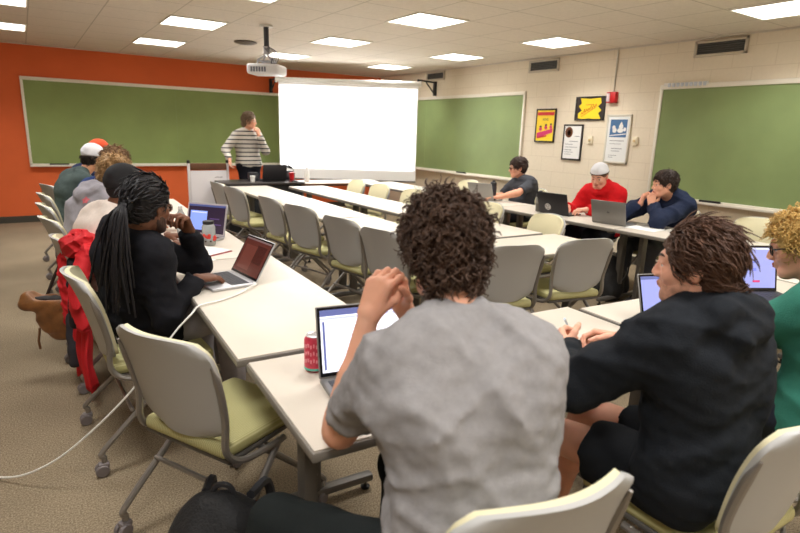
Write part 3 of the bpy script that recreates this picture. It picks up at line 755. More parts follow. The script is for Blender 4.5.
    # ---- hair
    if beard:
        BP=Prims(); BP.ell(T(0,.030,-.040)+O,A((.0600,.0640,.0785))*hsc,fr,.03); BP.cap(T(-.018,.067,-.096)+O,T(.018,.067,-.096)+O,.0215*hsc,k=.02)
        for q in (-1,1): BP.cap(T(q*.05,.0,-.062)+O,T(q*.03,.05,-.09)+O,.0195*hsc,.0175*hsc,k=.03)
        BP.ell(T(0,.10,-.052)+O,A((.028,.03,.022))*hsc,fr,.008,'cut')
        v,f=build(BP,hd,wob_sin(.0012,160,3),[(T(0,.02,-.038)+O,fr@A((0,.35,1))),(T(0,-.012,0)+O,fr@A((0,-1,0)))]); npobj('beard',v-O,f,hairmat('beard_%d'%beard[0],beard),root)
    if hair:
        style,hn,hcol=hair; hm=hairmat(hn,hcol)
        vol={'curly':1.3,'short':.4,'wavy':.1,'braids':.6,'buzz':-.2,'frizz':2.0}[style]
        HP=hair_prims(H,fr,hsc,vol,back=-.082 if style in('wavy','curly') else -.06)
        if hat: vol=.1
        amp={'curly':.005,'short':.002,'wavy':.003,'braids':.002,'buzz':.0005,'frizz':.004}[style]
        cl=[]
        if hat: cl=[(T(0,0,hat.get('z',.045))+O,fr@A((0,hat.get('t',-.25),1)))]
        v,f=build(HP,hd,wob_sin(amp,130,11),cl)
        if len(v):
            # normals
            e1=v[f[:,2]]-v[f[:,0]]; e2=v[f[:,3]]-v[f[:,1]]; fn=np.cross(e1,e2); vn=np.zeros_like(v)
            for kk in range(4): np.add.at(vn,f[:,kk],fn)
            vn/=np.linalg.norm(vn,axis=1,keepdims=True)+1e-9
            ctr=H+fr@A((0,-.02,.02)); 
            if ((v-ctr)*vn).sum()<0: vn=-vn
            out=((v-ctr)*vn).sum(1)>.05
            CTR[0]=H+fr@A((0,-.015,.02)); fl=[tuple(x) for x in f]; vv=v; pts=v[out]; nn=vn[out]; crown=H+fr@(A((.01,-.03,.13))*sc); back=fr@A((0,-1,-.2)); dn=fr@A((0,0,-1)); fwd=fr@A((0,1,0))
            kn_=H+fr@(A((0,-.125,-.005))*sc)
            loc_=(pts-H)@fr; keep=~((loc_[:,1]>.062)&(loc_[:,2]<.085)) if style in('wavy','braids') else (~((loc_[:,1]>.045)&(loc_[:,2]<.055)) if style=='frizz' else np.ones(len(pts),bool)); pts=pts[keep]; nn=nn[keep]
            def down(p):
                return (p-crown)/.1+dn*.5
            q=1 if h<.0115 else .45
            add=None
            if style=='curly': add=grow(root,'hair',hm,pts,nn,int(1500*q),.034*sc,.0034/(q**.5),(.0065,1.25,.30),21,down,fr,4,9,.75)
            elif style=='frizz': add=grow(root,'hair',hm,pts,nn,int(1100*q),.028*sc,.0032/(q**.5),(.0062,1.3,.2),22,down,fr,4,8,.9)
            elif style=='wavy': add=grow(root,'hair',hm,pts,nn,int(2000*q),.062*sc,.0027/(q**.5),(.0058,.85,.16),23,lambda p: back*1.0+dn*.45+fr[:,0]*((p-H)@fr[:,0])*5,fr,4,9,.14)
            elif style=='short': add=grow(root,'hair',hm,pts,nn,int(1100*q),.036*sc,.0030/(q**.5),(.002,.4,.1),24,lambda p: (p-crown)/.1+fwd*.3,fr,4,5,.22)
            elif style=='braids': add=grow(root,'hair',hm,pts,nn,int(420),.06*sc,.0048,(.0008,.3,.05),25,lambda p: (kn_-p)/.1,fr,5,7,-.02)
            if add is not None:
                fl+= [tuple(i+len(vv) for i in x) for x in add[1]]; vv=np.concatenate([vv,add[0]])
            npobj('hair',vv-O,fl,hm,root)
    # ---- hats
    if hat:
        k=hat['kind']; hm=mat('hat_%s_%d_%d_%d'%((k,)+tuple(hat['c'])),hat['c'],.8,bump=.2,bscale=200)
        HP=Prims(); HP.ell(T(0,-.014,.048)+O,A((.089,.108,.092))*sc,fr,.02)
        if k=='beanie': HP.ell(T(0,-.03,.02)+O,A((.090,.095,.085))*sc,fr,.03)
        z=hat.get('z',.035); t=hat.get('t',-.2)
        v,f=build(HP,hd,wob_sin(.0012,60,4),[(T(0,.0,z)+O,-(fr@A((0,t,1))))]); cp=npobj(hat.get('name','cap'),v-O,f,hm,root)
        if hat.get('band'):
            bm=B(); tube(bm,[T(.0895*math.cos(x),-.014+.1085*math.sin(x),hat['z']+.004-hat['t']*(-.014+.1085*math.sin(x))) for x in np.linspace(0,2*PI,28)],.0035*sc,6,cap=False)
            obj('hat_band',bm,mat('band_dark',(70,66,66),.7),cp)
        if k=='cap':
            fdir=hat.get('brim',1); BP=Prims(); bc=T(0,.10*fdir-.01,z+.012-(.02*abs(t) if fdir>0 else -.02))+O
            BP.ell(bc,A((.068,.070,.007))*sc,fr@np.array([[1,0,0],[0,math.cos(.2*fdir),0],[0,-math.sin(.2*fdir),1]],float),.01)
            v,f=build(BP,min(hd,.005),None,[]); npobj('brim',v-O,f,mat('brim_%d'%hat.get('bc',hat['c'])[0],hat.get('bc',hat['c']),.8),cp)
    # ---- glasses
    if glasses:
        far=h>.0121
        gm=glassf if glasses=='dark' else mat('glasses_thin',(120,110,105),.3,metal=.6); rr=.0023 if glasses=='dark' else .0012
        bm=B()
        for q in (-1,1):
            pts=[T(q*.033+.0235*math.cos(x)*(1-.08*math.cos(2*x)),.101-abs(math.cos(x)*.0)-.006*(1+q*math.cos(x))*.6,.0+.0185*math.sin(x)) for x in np.linspace(0,2*PI,22)]
            tube(bm,pts,rr*sc,6,cap=False); tube(bm,[T(q*.056,.094,.006),T(q*.076,.06,.008),T(q*.082,.0,.006),T(q*.083,-.018,-.008)],rr*sc,6)
        tube(bm,[T(-.0105,.102,.004),T(0,.106,.007),T(.0105,.102,.004)],rr*sc,6); g=obj('glasses',bm,gm,root)
        bm=B()
        for q in (() if far else (-1,1)): poly(bm,[T(q*.033+.0225*math.cos(x),.0985-.006*(1+q*math.cos(x))*.6,.0175*math.sin(x)) for x in np.linspace(0,2*PI,20)[:-1]])
        if far: bm.free()
        else: obj('lenses',bm,lens_m,g,False)
    # ---- top
    kind,tc=top[0],top[1]; o={'tee':.013,'sweater':.017,'hoodie':.022,'coat':.017}[kind]
    tm=top[2] if len(top)>2 else mat('cloth_%s_%d_%d_%d'%((kind,)+tuple(tc)),tc,.88,noise=.06,scale=25,bump=.25,bscale=260,spec=.15)
    P=torso(Prims(),o)
    for side in 'LR':
        s0,e,w=sh[side],el[side],wr[side]
        if kind=='tee':
            ee=s0+(e-s0)*.80; P.cap(s0,ee,.056*sc+.006,.055*sc+.006,k=.035,clipb=True)
        else:
            P.cap(s0,e,.055*sc+o,.044*sc+o,k=.035); ww=e+(w-e)*.93; P.cap(e,ww,.044*sc+o,.033*sc+o*.55,k=.02,clipb=True); 
            P.cap(e+(w-e)*.72,ww,.040*sc+o*.6,.036*sc+o*.6,k=.01,clipb=True)
    nbm=S+(nb-S)*.42; ax_=nrm(nb-S); u1=nrm(np.cross(ax_,Fw)); u2=np.cross(ax_,u1)
    ringr=.060*sc; rt=.007 if kind=='tee' else .012
    if kind in('tee','sweater'):
        for i in range(14):
            g0=lambda a_: nbm-ax_*.012+(u1*math.cos(a_)+u2*math.sin(a_))*ringr-ax_*.016*((u1*math.cos(a_)+u2*math.sin(a_))@Fw)
            P.cap(g0(2*PI*i/14),g0(2*PI*(i+1)/14),rt,k=.012)
    if kind=='hoodie':
        bk=nbm-Fw*.088+ax_*.006
        for i in range(12):
            a0,a1=2*PI*i/12,2*PI*(i+1)/12; f0=lambda a_: nbm+ax_*.004+(u1*math.cos(a_)+u2*math.sin(a_))*(.080*sc)-ax_*.02*((u1*math.cos(a_)+u2*math.sin(a_))@Fw)
            P.cap(f0(a0),f0(a1),.027,k=.02)
        P.cap(bk-Rt*.09,bk+Rt*.09,.042,k=.03); P.cap(bk-ax_*.05-Fw*.025-Rt*.06,bk-ax_*.05-Fw*.025+Rt*.06,.042,k=.03); P.cap(bk-ax_*.09-Fw*.015,bk-ax_*.12-Fw*.01,.03,.02,k=.03)
    if kind=='coat':
        for i in range(12):
            a0,a1=2*PI*i/12,2*PI*(i+1)/12; f0=lambda a_: nbm-ax_*.006+(u1*math.cos(a_)+u2*math.sin(a_))*(.070*sc)
            if (f0(a0)-nbm)@Fw<.045: P.cap(f0(a0),f0(a1),.013,k=.012)
        for q in (-1,1): P.cap(base-A((0,0,.03))+Rt*q*.10,base+F0*.14+Rt*q*.09-A((0,0,.04)),.105,.09,k=.05)
    fa={'tee':.0068,'sweater':.003,'hoodie':.006,'coat':.005}[kind]
    wa=wob_sin(fa,17,int(tc[0])+3,2.2,(1,1,1.5)); wb=wob_sin(fa*.35,55,9,1.5,(1,1,1.6))
    cl=[(base-U*.075,-U)] if kind!='coat' else []
    wf=folds({'tee':.0085,'sweater':.006,'hoodie':.011,'coat':.009}[kind],int(tc[1]),[(.5,.2,.85),(-.35,.5,.8),(.8,.1,.4),(.1,-.3,.95)],16)
    v,f=build(P,h,lambda q:wa(q)+wb(q)+wf(q),cl); nm={'tee':'tshirt','sweater':'sweater','hoodie':'hoodie','coat':'coat'}[kind]
    topo=npobj(nm,v-O,f,tm,root)
    # ---- legs
    if lower:
        kindl,lc=legs; lm=mat('cloth_leg_%d_%d_%d'%tuple(lc),lc,.85,noise=.08,scale=20,bump=.2,bscale=240,spec=.15); P=Prims(); o=.016
        P.cap(base-Rt*.085*sc-U*.01,base+Rt*.085*sc-U*.01,.108*sc+o,k=.05,sq=(Fw,1.05))
        for q in (-1,1):
            if kindl=='shorts':
                e=hips[q]+(kn[q]-hips[q])*.60; P.cap(hips[q],e,.088*sc+o,.080*sc+o,k=.04,clipb=True)
            else:
                P.cap(hips[q],kn[q],.084*sc+o,.060*sc+o,k=.04); e=kn[q]+(an[q]-kn[q])*.92; P.cap(kn[q],e,.060*sc+o,.046*sc+o,k=.03,clipb=True)
        v,f=build(P,h*1.1,wob_sin(.004,24,8,2)); npobj('shorts' if kindl=='shorts' else 'trousers',v-O,f,lm,root)
        for q in (-1,1):
            P=Prims(); b0=A((an[q][0],an[q][1],.045)); P.cap(b0-fd*.05,b0+fd*.15-A((0,0,.008)),.040,.034,k=.02,sq=(A((0,0,1)),1.0)); P.cap(b0+A((0,0,.04)),b0,.038,.042,k=.02)
            v,f=build(P,.012,None,[(A((0,0,.008)),A((0,0,-1)))]); npobj('shoe',v-O,f,mat('shoe_dark',(52,50,52),.6),root)
    root['_fr']=0; del root['_fr']
    return root,dict(T=T,O=O,fr=fr,S=S,U=U,Rt=Rt,Fw=Fw,base=base,wr=wr,el=el,sh=sh,nb=nb)

# ------------------------------------------------------------ the people
import time as _t
def patch(root,name,pts,m,off):
    bm=B(); poly(bm,pts); return obj(name,bm,m,root,False)
up=(0,0,1)
# grey T-shirt, centre foreground
g_t=mat('tshirt_grey',(150,147,148),.9,noise=.07,scale=60,bump=.3,bscale=400,spec=.12)
p1,i1=person('person in grey T-shirt with curly dark hair, back to camera, hands clasped at the face',
  (.71,.74,.585),(.765,.865,1.042),20,(.780,.985,1.240),12,hpitch=12,tone='light',hair=('curly','dark_brown',(78,58,47)),top=('tee',(150,147,148),g_t),legs=('pants',(30,34,34)),
  hands={'L':dict(e=(.57,1.09,.79),w=(.675,1.14,1.055),d=(.35,-.05,1),n=(.9,.3,-.15),curl=((50,60,35),(46,58,30),(40,55,30),(30,50,30)),tc=20,thumb=(.8,.35,.5)),
         'R':dict(e=(.97,1.14,.79),w=(.80,1.18,1.05),d=(-.35,0,1),n=(-.9,-.2,.1),curl=((35,50,30),(42,52,30),(50,55,30),(55,58,30)),tc=20)},
  knees={-1:A((.45,1.19,.50)),1:A((.86,1.22,.53))},feet={-1:A((.30,1.28,.095)),1:A((.9,1.3,.095))},h=.0085,sc=1.0,hh=.005,shw=.95,hs=.94)
# black hoodie
p2,i2=person('person in black hoodie and shorts with wavy brown hair, holding a pen at the table',
  (1.52,.70,.585),(1.53,.755,1.005),2,(1.490,.780,1.175),-24,hpitch=4,tone='pink',hair=('wavy','brown',(84,58,44)),top=('hoodie',(30,33,38)),legs=('shorts',(26,28,32)),
  hands={'L':dict(w=(1.44,1.14,.80),e=(1.24,.93,.81),d=(.45,.75,.25),n=(.75,-.45,-.3),curl=((40,55,35),(45,58,30),(50,58,30),(55,55,30))),
         'R':dict(w=(1.72,1.13,.80),e=(1.80,.90,.80),d=(-.55,.75,.05),n=(-.45,-.4,-.75),curl=((38,50,30),(45,55,30),(52,55,30),(58,55,30)))},
  knees={-1:A((1.39,1.13,.53)),1:A((1.62,1.16,.53))},feet={-1:A((1.33,1.26,.095)),1:A((1.62,1.25,.095))},h=.0085,beard=(196,146,122),hh=.005,hs=.92)
# teal
p3,i3=person('person in a teal sweatshirt with curly blond hair and dark glasses, at the right edge',
  (2.22,.66,.585),(2.25,.70,.99),-5,(2.25,.815,1.155),-24,hpitch=14,tone='pink',hair=('frizz','blond',(208,172,104)),top=('sweater',(56,120,104)),legs=('pants',(40,42,52)),glasses='dark',
  hands={'L':dict(w=(2.16,1.16,.80),d=(.2,1,0),n=(0,0,-1)),'R':dict(w=(2.42,1.16,.80),d=(-.2,1,0),n=(0,0,-1))},h=.0105,hh=.0055,hs=.94)
# left row
p4,i4=person('person with long black braids and black jacket, one hand on a silver laptop',
  (.37,2.80,.585),(.375,2.73,.98),68,(.428,2.665,1.15),54,hpitch=10,tone='brown',hair=('braids','black',(24,21,24)),top=('coat',(26,26,31)),legs=('pants',(150,146,152)),glasses='thin',beard=(60,40,32),
  hands={'R':dict(w=(.62,2.66,.792),pole=(-.4,-.5,-.8),d=(.85,.30,-.05),n=(.0,.1,-1),curl=(18,26,18),spread=.3),
         'L':dict(e=(.69,2.90,.79),w=(.635,2.83,1.00),d=(-.35,-.30,.75),n=(-.75,-.55,-.3),curl=((50,60,30),(55,60,30),(60,60,30),(60,60,30)))},h=.010,hh=.0055,shw=.92)
p5,i5=person('person in a cream sweatshirt and black knit beanie, behind the braided person',
  (.28,3.68,.585),(.37,3.68,.95),75,(.475,3.66,1.135),66,hpitch=14,tone='brown',hair=('buzz','black',(24,21,24)),hat=dict(kind='beanie',c=(24,24,28),z=.0,t=-.25,name='beanie'),top=('sweater',(232,218,208)),legs=('pants',(50,52,60)),
  hands={'R':dict(w=(.70,3.50,.80),d=(.9,.2,0)),'L':dict(w=(.72,3.80,.80),d=(.9,-.2,0))},h=.013)
p6,i6=person('person in a light grey hoodie with curly sandy blond hair, leaning on the table',
  (.26,4.46,.585),(.40,4.50,.955),70,(.53,4.55,1.14),60,hpitch=18,tone='light',hair=('frizz','sandy',(176,142,100)),top=('hoodie',(146,142,148)),legs=('pants',(60,64,78)),
  hands={'R':dict(w=(.76,4.34,.80),d=(.9,.2,0)),'L':dict(w=(.78,4.68,.80),d=(.9,-.2,0))},h=.013)
p7,i7=person('person in a blue sweater with curly brown hair, between sandy hair and white cap',
  (.34,5.24,.585),(.49,5.26,.965),72,(.63,5.30,1.170),58,hpitch=15,tone='light',hair=('frizz','mid_brown',(122,92,64)),top=('sweater',(38,56,104)),legs=('pants',(44,46,58)),
  hands={'R':dict(w=(.80,5.10,.80),d=(.9,.2,0)),'L':dict(w=(.82,5.42,.80),d=(.9,-.2,0))},h=.014)
p8,i8=person('person in a white cap and dark green-grey jacket in the left row',
  (.28,6.00,.585),(.38,6.02,.985),72,(.535,6.05,1.175),62,hpitch=14,tone='tan',hair=('short','dark',(46,38,34)),hat=dict(kind='cap',c=(232,232,238),z=.02,t=-.15),top=('coat',(72,84,82)),legs=('pants',(44,46,58)),
  hands={'R':dict(w=(.78,5.88,.80),d=(.9,.2,0)),'L':dict(w=(.80,6.2,.80),d=(.9,-.2,0))},h=.014)
p9,i9=person('person in an orange-red cap and navy top, mostly behind the white cap',
  (.40,6.74,.585),(.52,6.76,.99),72,(.665,6.79,1.20),62,hpitch=8,tone='light',hair=('short','dark',(66,48,38)),hat=dict(kind='cap',c=(214,76,34),z=.02,t=-.15,bc=(200,50,40)),top=('sweater',(36,44,74)),legs=('pants',(44,46,58)),
  hands={'R':dict(w=(.84,6.6,.80),d=(.9,.2,0)),'L':dict(w=(.86,6.95,.80),d=(.9,-.2,0))},h=.014)
# right row
p10,i10=person('person with glasses in dark grey T-shirt, seated behind the tall black bottle',
  (5.12,4.98,.585),(5.16,4.99,.945),-78,(5.10,5.04,1.12),-60,hpitch=6,tone='light',hair=('short','dark_brown2',(60,44,38)),top=('tee',(72,74,80)),legs=('pants',(40,42,50)),glasses='dark',
  hands={'R':dict(w=(4.72,5.12,.80),d=(-1,.1,0)),'L':dict(w=(4.62,4.86,.79),d=(-.7,.7,0),pole=(-.3,-.9,-.3))},h=.012)
p11,i11=person('person in a red hooded jacket and white cap, seated by the cream wall',
  (5.15,3.74,.585),(5.08,3.74,.955),-92,(4.95,3.72,1.125),-108,hpitch=22,tone='pink',hair=('buzz','brown3',(110,80,60)),hat=dict(kind='skullcap',c=(234,234,238),z=.040,t=-.12,band=True,name='cap'),top=('hoodie',(206,28,34)),legs=('pants',(34,36,46)),
  hands={'R':dict(w=(4.70,3.88,.80),d=(-1,-.2,0)),'L':dict(w=(4.70,3.64,.80),d=(-1,.2,0))},h=.012)
p12,i12=person('person in navy sweatshirt by the cream wall, both hands held at the mouth',
  (5.14,2.98,.585),(5.02,2.96,.955),-82,(4.86,2.94,1.115),-58,hpitch=4,tone='light',hair=('short','dark_brown4',(54,40,34)),top=('hoodie',(34,42,64)),legs=('pants',(74,76,84)),
  hands={'R':dict(e=(4.66,3.20,.80),w=(4.73,3.07,.925),d=(.25,-.1,1),n=(.7,-.7,0),curl=((45,55,30),(50,55,30),(55,55,30),(60,55,30))),
         'L':dict(e=(4.66,2.82,.80),w=(4.74,2.96,.925),d=(.1,.25,1),n=(.7,.5,0),curl=((45,55,30),(50,55,30),(55,55,30),(60,55,30)))},h=.012)
# standing
st=stripes('striped_knit',(196,190,180),(48,46,56),5.2,'Z',.9,.14,.22)
p13,i13=person('standing person in a black and cream striped sweater, one hand at the chin',
  (2.80,8.36,.98),(2.79,8.38,1.40),168,(2.82,8.33,1.60),128,hpitch=6,tone='light',hair=('wavy','greying_brown',(116,96,76)),top=('sweater',(190,186,180),st),legs=('pants',(30,30,38)),glasses='thin',standing=True,
  hands={'R':dict(w=(2.44,8.12,1.045),pole=(-.5,.6,-.2),d=(-.1,-.5,-.8),n=(0,-.6,-.8)),
         'L':dict(e=(3.01,8.20,1.17),w=(2.90,8.16,1.40),d=(-.3,.1,1),n=(-.4,1,0),curl=((45,55,30),(50,55,30),(55,55,30),(60,55,30)))},h=.013,sc=.95)
# long braids: a ponytail falling over the jacket
rg=np.random.default_rng(4); T4=i4['T']; hm=hairmat('black',(24,21,24)); bm=B()
for k in range(46):
    a=rg.uniform(-1,1); b=rg.uniform(-1,1); root0=T4(.045*a,-.085-.02*abs(b),.02+.05*b)
    kn0=T4(.012*a,-.125,-.005+.012*b); L=rg.uniform(.22,.42); sx=.040*a+rg.normal()*.014
    p_=[root0,kn0,T4(.03*a+sx*.3,-.165+.01*b,-.05),T4(sx*1.3,-.185+.02*b,-.05-L*.45),T4(sx*1.6+rg.normal()*.02,-.165+.03*b,-.05-L)]
    pts=smooth_pts(p_,6); n=len(pts); tube(bm,pts,[.0062*(1+.22*math.sin(i*2.6))*(1-.35*i/n) for i in range(n)],6)
obj('braids',bm,hm,p4)
bm=B(); tube(bm,[T4(.03*math.cos(x),-.122,-.002+.03*math.sin(x)) for x in np.linspace(0,2*PI,16)],.010,6,cap=False); obj('hair_tie',bm,mat('hair_tie',(20,18,20),.8),p4)
from mathutils.bvhtree import BVHTree
def emblem(root,part,p,d,upv,outs,m,name,off=.003):
    ob=[c for c in root.children if c.name.split('.')[0]==part][0]; me=ob.data
    bv=BVHTree.FromPolygons([v.co for v in me.vertices],[tuple(q.vertices) for q in me.polygons]); d=V(nrm(d)); p=V(p); u=V(nrm(upv)); u=(u-d*u.dot(d)).normalized(); r_=u.cross(-d)
    hit0=bv.ray_cast(p-d*.6,d)[0]
    if hit0 is None: return
    bm=B()
    for o in outs:
        vs=[]
        cx_=sum(x for x,y in o)/len(o); cy_=sum(y for x,y in o)/len(o)
        def pr_(x,y):
            q=p+r_*x+u*y; h_=bv.ray_cast(q-d*.6,d)[0]; return bm.verts.new((h_ if h_ is not None else q+d*((hit0-p).dot(d)))-d*off)
        c=pr_(cx_,cy_); vs=[pr_(x,y) for x,y in o]
        for i in range(len(vs)): bm.faces.new((c,vs[i],vs[(i+1)%len(vs)]))
    o_=obj(name,bm,m,ob,False); return o_
def rect_(x,y,w,h_): return [(x-w,y-h_),(x+w,y-h_),(x+w,y+h_),(x-w,y+h_)]
def chest(info,side,drop,fw=.1): return info['S']+info['Rt']*side-info['U']*drop+info['Fw']*fw-info['O']
emblem(p11,'hoodie',chest(i11,-.08,.10),-i11['Fw'],(0,0,1),[rect_(0,.012,.028,.006),rect_(0,-.006,.020,.008),rect_(.022,.0,.006,.016)],paper,'chest_emblem')
emblem(p12,'hoodie',chest(i12,.05,.14),-i12['Fw'],(0,0,1),[[(.03*math.cos(a),.022*math.sin(a)) for a in np.linspace(0,2*PI,14)[:-1]]],paper,'chest_emblem')
emblem(p12,'hoodie',chest(i12,.05,.14),-i12['Fw'],(0,0,1),[[(.012+.014*math.cos(a),.012*math.sin(a)) for a in np.linspace(0,2*PI,12)[:-1]]],red,'chest_emblem_dot',.005)
emblem(p10,'tshirt',chest(i10,.0,.13),-i10['Fw'],(0,0,1),[rect_(-.02,.03,.035,.004),rect_(.0,.012,.045,.005),rect_(.01,-.008,.03,.004),rect_(-.02,-.024,.02,.003)],mat('tee_print',(190,150,150),.8),'chest_print')
emblem(p6,'hoodie',i6['S']-i6['Fw']*.1-i6['U']*.02+i6['Rt']*.11-i6['O'],i6['Fw'],(0,0,1),[[(.03*math.cos(a)*(.6+.4*(k%2)),.03*math.sin(a)*(.6+.4*(k%2))) for k,a in enumerate(np.linspace(0,2*PI,11)[:-1])]],mat('mark_rose',(196,96,104),.8),'back_emblem')

# ------------------------------------------------------------ things on the tables
TZ=.7365
keym=mat('keys_dark',(58,58,64),.5); silver=mat('laptop_silver',(196,196,200),.32,metal=.5); dgrey=mat('laptop_dark',(48,46,50),.4,metal=.3); grey_l=mat('laptop_grey',(138,136,134),.38,metal=.4)
def screen(name,c,e): return mat(name,c,.2,emit=e)
def laptop(label,c,az,tilt,body,disp,shapes=(),W=.31,D=.215,bez=None,logo=None,z=TZ):
    """c: middle of the hinge; az: direction the user looks"""
    t=thing('laptop',label,'laptop',(c[0],c[1],z),az)
    bm=B(); box(bm,(0,-D/2,.008),(W,D,.014),.005,seg=3); b=obj('base',bm,body,t)
    bm=B()
    for r_ in range(5):
        for k in range(13): box(bm,(-W/2+.03+k*(W-.06)/12,-.035-.0185*r_,.0158),((W-.06)/12-.003,.0155,.0022))
    obj('keyboard',bm,keym,b)
    bm=B(); box(bm,(0,-D+.045,.0156),(.11,.065,.0012),.0); obj('trackpad',bm,mat('trackpad',(150,150,154),.35) if body is not dgrey else keym,b)
    Rm=Matrix.Rotation(-R(tilt),3,'X')
    def q(x,y,zz): return Rm@V((x,y,zz))+V((0,.002,.012))
    bm=B(); vs=box(bm,(0,0,D/2),(W,.007,D),.003)
    for v in vs: v.co=q(*v.co)
    l=obj('screen_lid',bm,body,t)
    bm=B(); poly(bm,[q(-W/2+.004,-.0042,.006),q(W/2-.004,-.0042,.006),q(W/2-.004,-.0042,D-.004),q(-W/2+.004,-.0042,D-.004)]); obj('bezel',bm,bez or mat('bezel_black',(16,16,18),.25),l,False)
    def s(u,v,o): return q(-W/2+.012+u*(W-.024),-.0046-o,.018+v*(D-.03))
    bm=B(); mats=[disp]; poly(bm,[s(0,0,0),s(1,0,0),s(1,1,0),s(0,1,0)])
    for i,(u0,v0,u1,v1,m) in enumerate(shapes):
        if m not in mats: mats.append(m)
        o=.0003*(i+1); poly(bm,[s(u0,v0,o),s(u1,v0,o),s(u1,v1,o),s(u0,v1,o)],mats.index(m))
    me=obj('display',bm,mats,l,False)
    if logo=='round':
        bm=B(); lathe(bm,[(.035,0),(.035,.001)],24,q(.06,.0045,.07),M=Rm@Matrix.Rotation(-PI/2,3,'X')); sk=obj('round_sticker',bm,mat('sticker_white',(225,225,225),.5),l)
        bm=B()
        for k in range(3): a=2*PI*k/3+.4; tube(bm,[q(.06+.006*math.cos(a),.0060,.07+.006*math.sin(a)),q(.06+.024*math.cos(a),.0060,.07+.024*math.sin(a))],.004,5)
        tube(bm,[q(.06+.027*math.cos(x),.0058,.07+.027*math.sin(x)) for x in np.linspace(0,2*PI,20)],.0015,4); obj('sticker_print',bm,dgrey,l)
    if logo=='fruit':
        bm=B(); m=mat('logo_grey',(96,94,94),.3)
        for dx in (-.005,.005): lathe(bm,[(.009,0),(.009,.0006)],16,q(dx,.0042,D/2),M=Rm@Matrix.Rotation(-PI/2,3,'X'))
        slab(bm,[q(.001,.0042,D/2+.011),q(.005,.0042,D/2+.012),q(.007,.0042,D/2+.017),q(.002,.0042,D/2+.015)],(0,.0006,0)); obj('emblem',bm,m,l)
    return t
doc=screen('screen_document',(236,238,250),.95); bar=screen('screen_bar',(92,100,150),.8); lav=screen('screen_lavender',(140,146,206),.75); dkd=screen('screen_dark',(46,34,54),.5); win=screen('screen_window',(120,142,210),.9); rdk=screen('screen_reflect_dark',(88,44,38),.22)  # rdk: dark red glow painted in place of a reflection on display glass
txt=screen('screen_text',(110,120,200),.8); rd=screen('screen_red',(190,60,110),.8); wline=screen('screen_lines',(190,196,232),.75)
laptop('open laptop showing a white document, in front of the grey T-shirt',(.850,1.425),10,12,grey_l,doc,[(0,.90,1,1,bar),(0,.84,1,.88,wline),(.02,.04,.045,.82,bar),(.30,.55,.62,.57,wline),(.30,.48,.70,.50,wline),(.30,.41,.66,.43,wline)],W=.33,D=.225)
laptop('silver laptop with reddish reflections on its dark screen, under the hand of the braided person',(.875,2.765),84,30,silver,rdk,[(.1,.1,.55,.8,screen('screen_reflect_red',(104,56,48),.22)),(.55,.35,.9,.85,screen('screen_reflect_brown',(72,34,30),.2)),(0,.95,1,1,screen('screen_grey',(110,90,90),.4))],W=.31,D=.22)  # red and brown patches are reflections painted onto the display, not shown content
laptop('laptop with a blue window on a dark screen, behind the lidded jar',(1.00,3.99),52,14,silver,dkd,[(.06,.1,.52,.78,win),(.10,.70,.5,.74,wline),(.6,.3,.92,.34,screen('screen_dim',(80,60,110),.5)),(.6,.5,.86,.54,screen('screen_dim',(80,60,110),.5)),(0,.93,1,1,screen('screen_dim2',(70,80,130),.6))],W=.33,D=.23,bez=mat('bezel_silver',(200,190,196),.35))
laptop('laptop with a lavender screen, left of the black hoodie face',(2.21,1.20),20,20,grey_l,lav,[(0,.93,1,1,bar)],W=.32,D=.22)
laptop('laptop with a pale violet screen, beside the curly blond hair',(3.07,1.33),28,12,dgrey,lav,[(0,.95,1,1,wline),(.42,0,.44,1,bar),(.6,.62,.72,.66,txt),(.62,.42,.68,.50,txt),(.62,.14,.74,.19,rd),(.1,.3,.3,.32,wline)],W=.36,D=.24)
laptop('black laptop with a round white sticker, in front of the person in red',(4.44,3.83),-98,20,dgrey,rdk,(),W=.35,D=.225,logo='round')
laptop('grey laptop with a small fruit emblem, in front of the person in navy',(4.42,3.16),-100,18,grey_l,doc,(),W=.33,D=.22,logo='fruit')
laptop('grey laptop in front of the person with glasses and dark T-shirt',(4.52,5.02),-108,22,mat('laptop_pale',(168,166,162),.4,metal=.3),doc,(),W=.33,D=.22)
laptop('dark laptop on the instructor desk, lid towards the room',(2.98,7.80),180,14,dgrey,dkd,(),W=.36,D=.23,z=.762)

def bottle(label,c,prof,m,cap_prof,capm,name='water_bottle',cat='bottle',z=TZ,extra=None,n=24):
    t=thing(name,label,cat,(c[0],c[1],z),0); bm=B(); lathe(bm,prof,n); obj('body',bm,m,t)
    if cap_prof: bm=B(); lathe(bm,cap_prof,n); obj('lid',bm,capm,t)
    if extra: extra(t)
    return t
clear=mat('clear_plastic',(214,222,222),.12,trans=.55,spec=.5)
def jar_extra(t):
    bm=B(); lathe(bm,[(.0385,.004),(.0385,.030)],24); obj('fruit_slices',bm,mat('tea_yellow',(190,160,60),.4),t)
    bm=B(); rg=random.Random(3)
    for k in range(16):
        a=rg.uniform(0,6.28); r_=rg.uniform(.037,.0405); vs=bmesh.ops.create_icosphere(bm,subdivisions=2,radius=rg.uniform(.009,.013))['verts']
        bmesh.ops.translate(bm,vec=(r_*math.cos(a),r_*math.sin(a),.055+rg.uniform(-.018,.02)),verts=vs)
    obj('red_fruit_print',bm,mat('fruit_red',(206,52,40),.4),t)
    bm=B(); 
    for k in range(8): a=k*.78; box(bm,(.0405*math.cos(a),.0405*math.sin(a),.033),(.012,.012,.01),.002)
    obj('dark_print',bm,mat('print_dark',(60,44,40),.5),t)
bottle('clear jar with a black lid and red fruit print, by the dark-screened laptop',(.955,3.70),[(.039,.002),(.043,.008),(.043,.125),(.036,.138),(.033,.142)],clear,[(.034,.142),(.036,.144),(.036,.162),(.030,.164)],blk,'drink_jar','jar',extra=jar_extra)
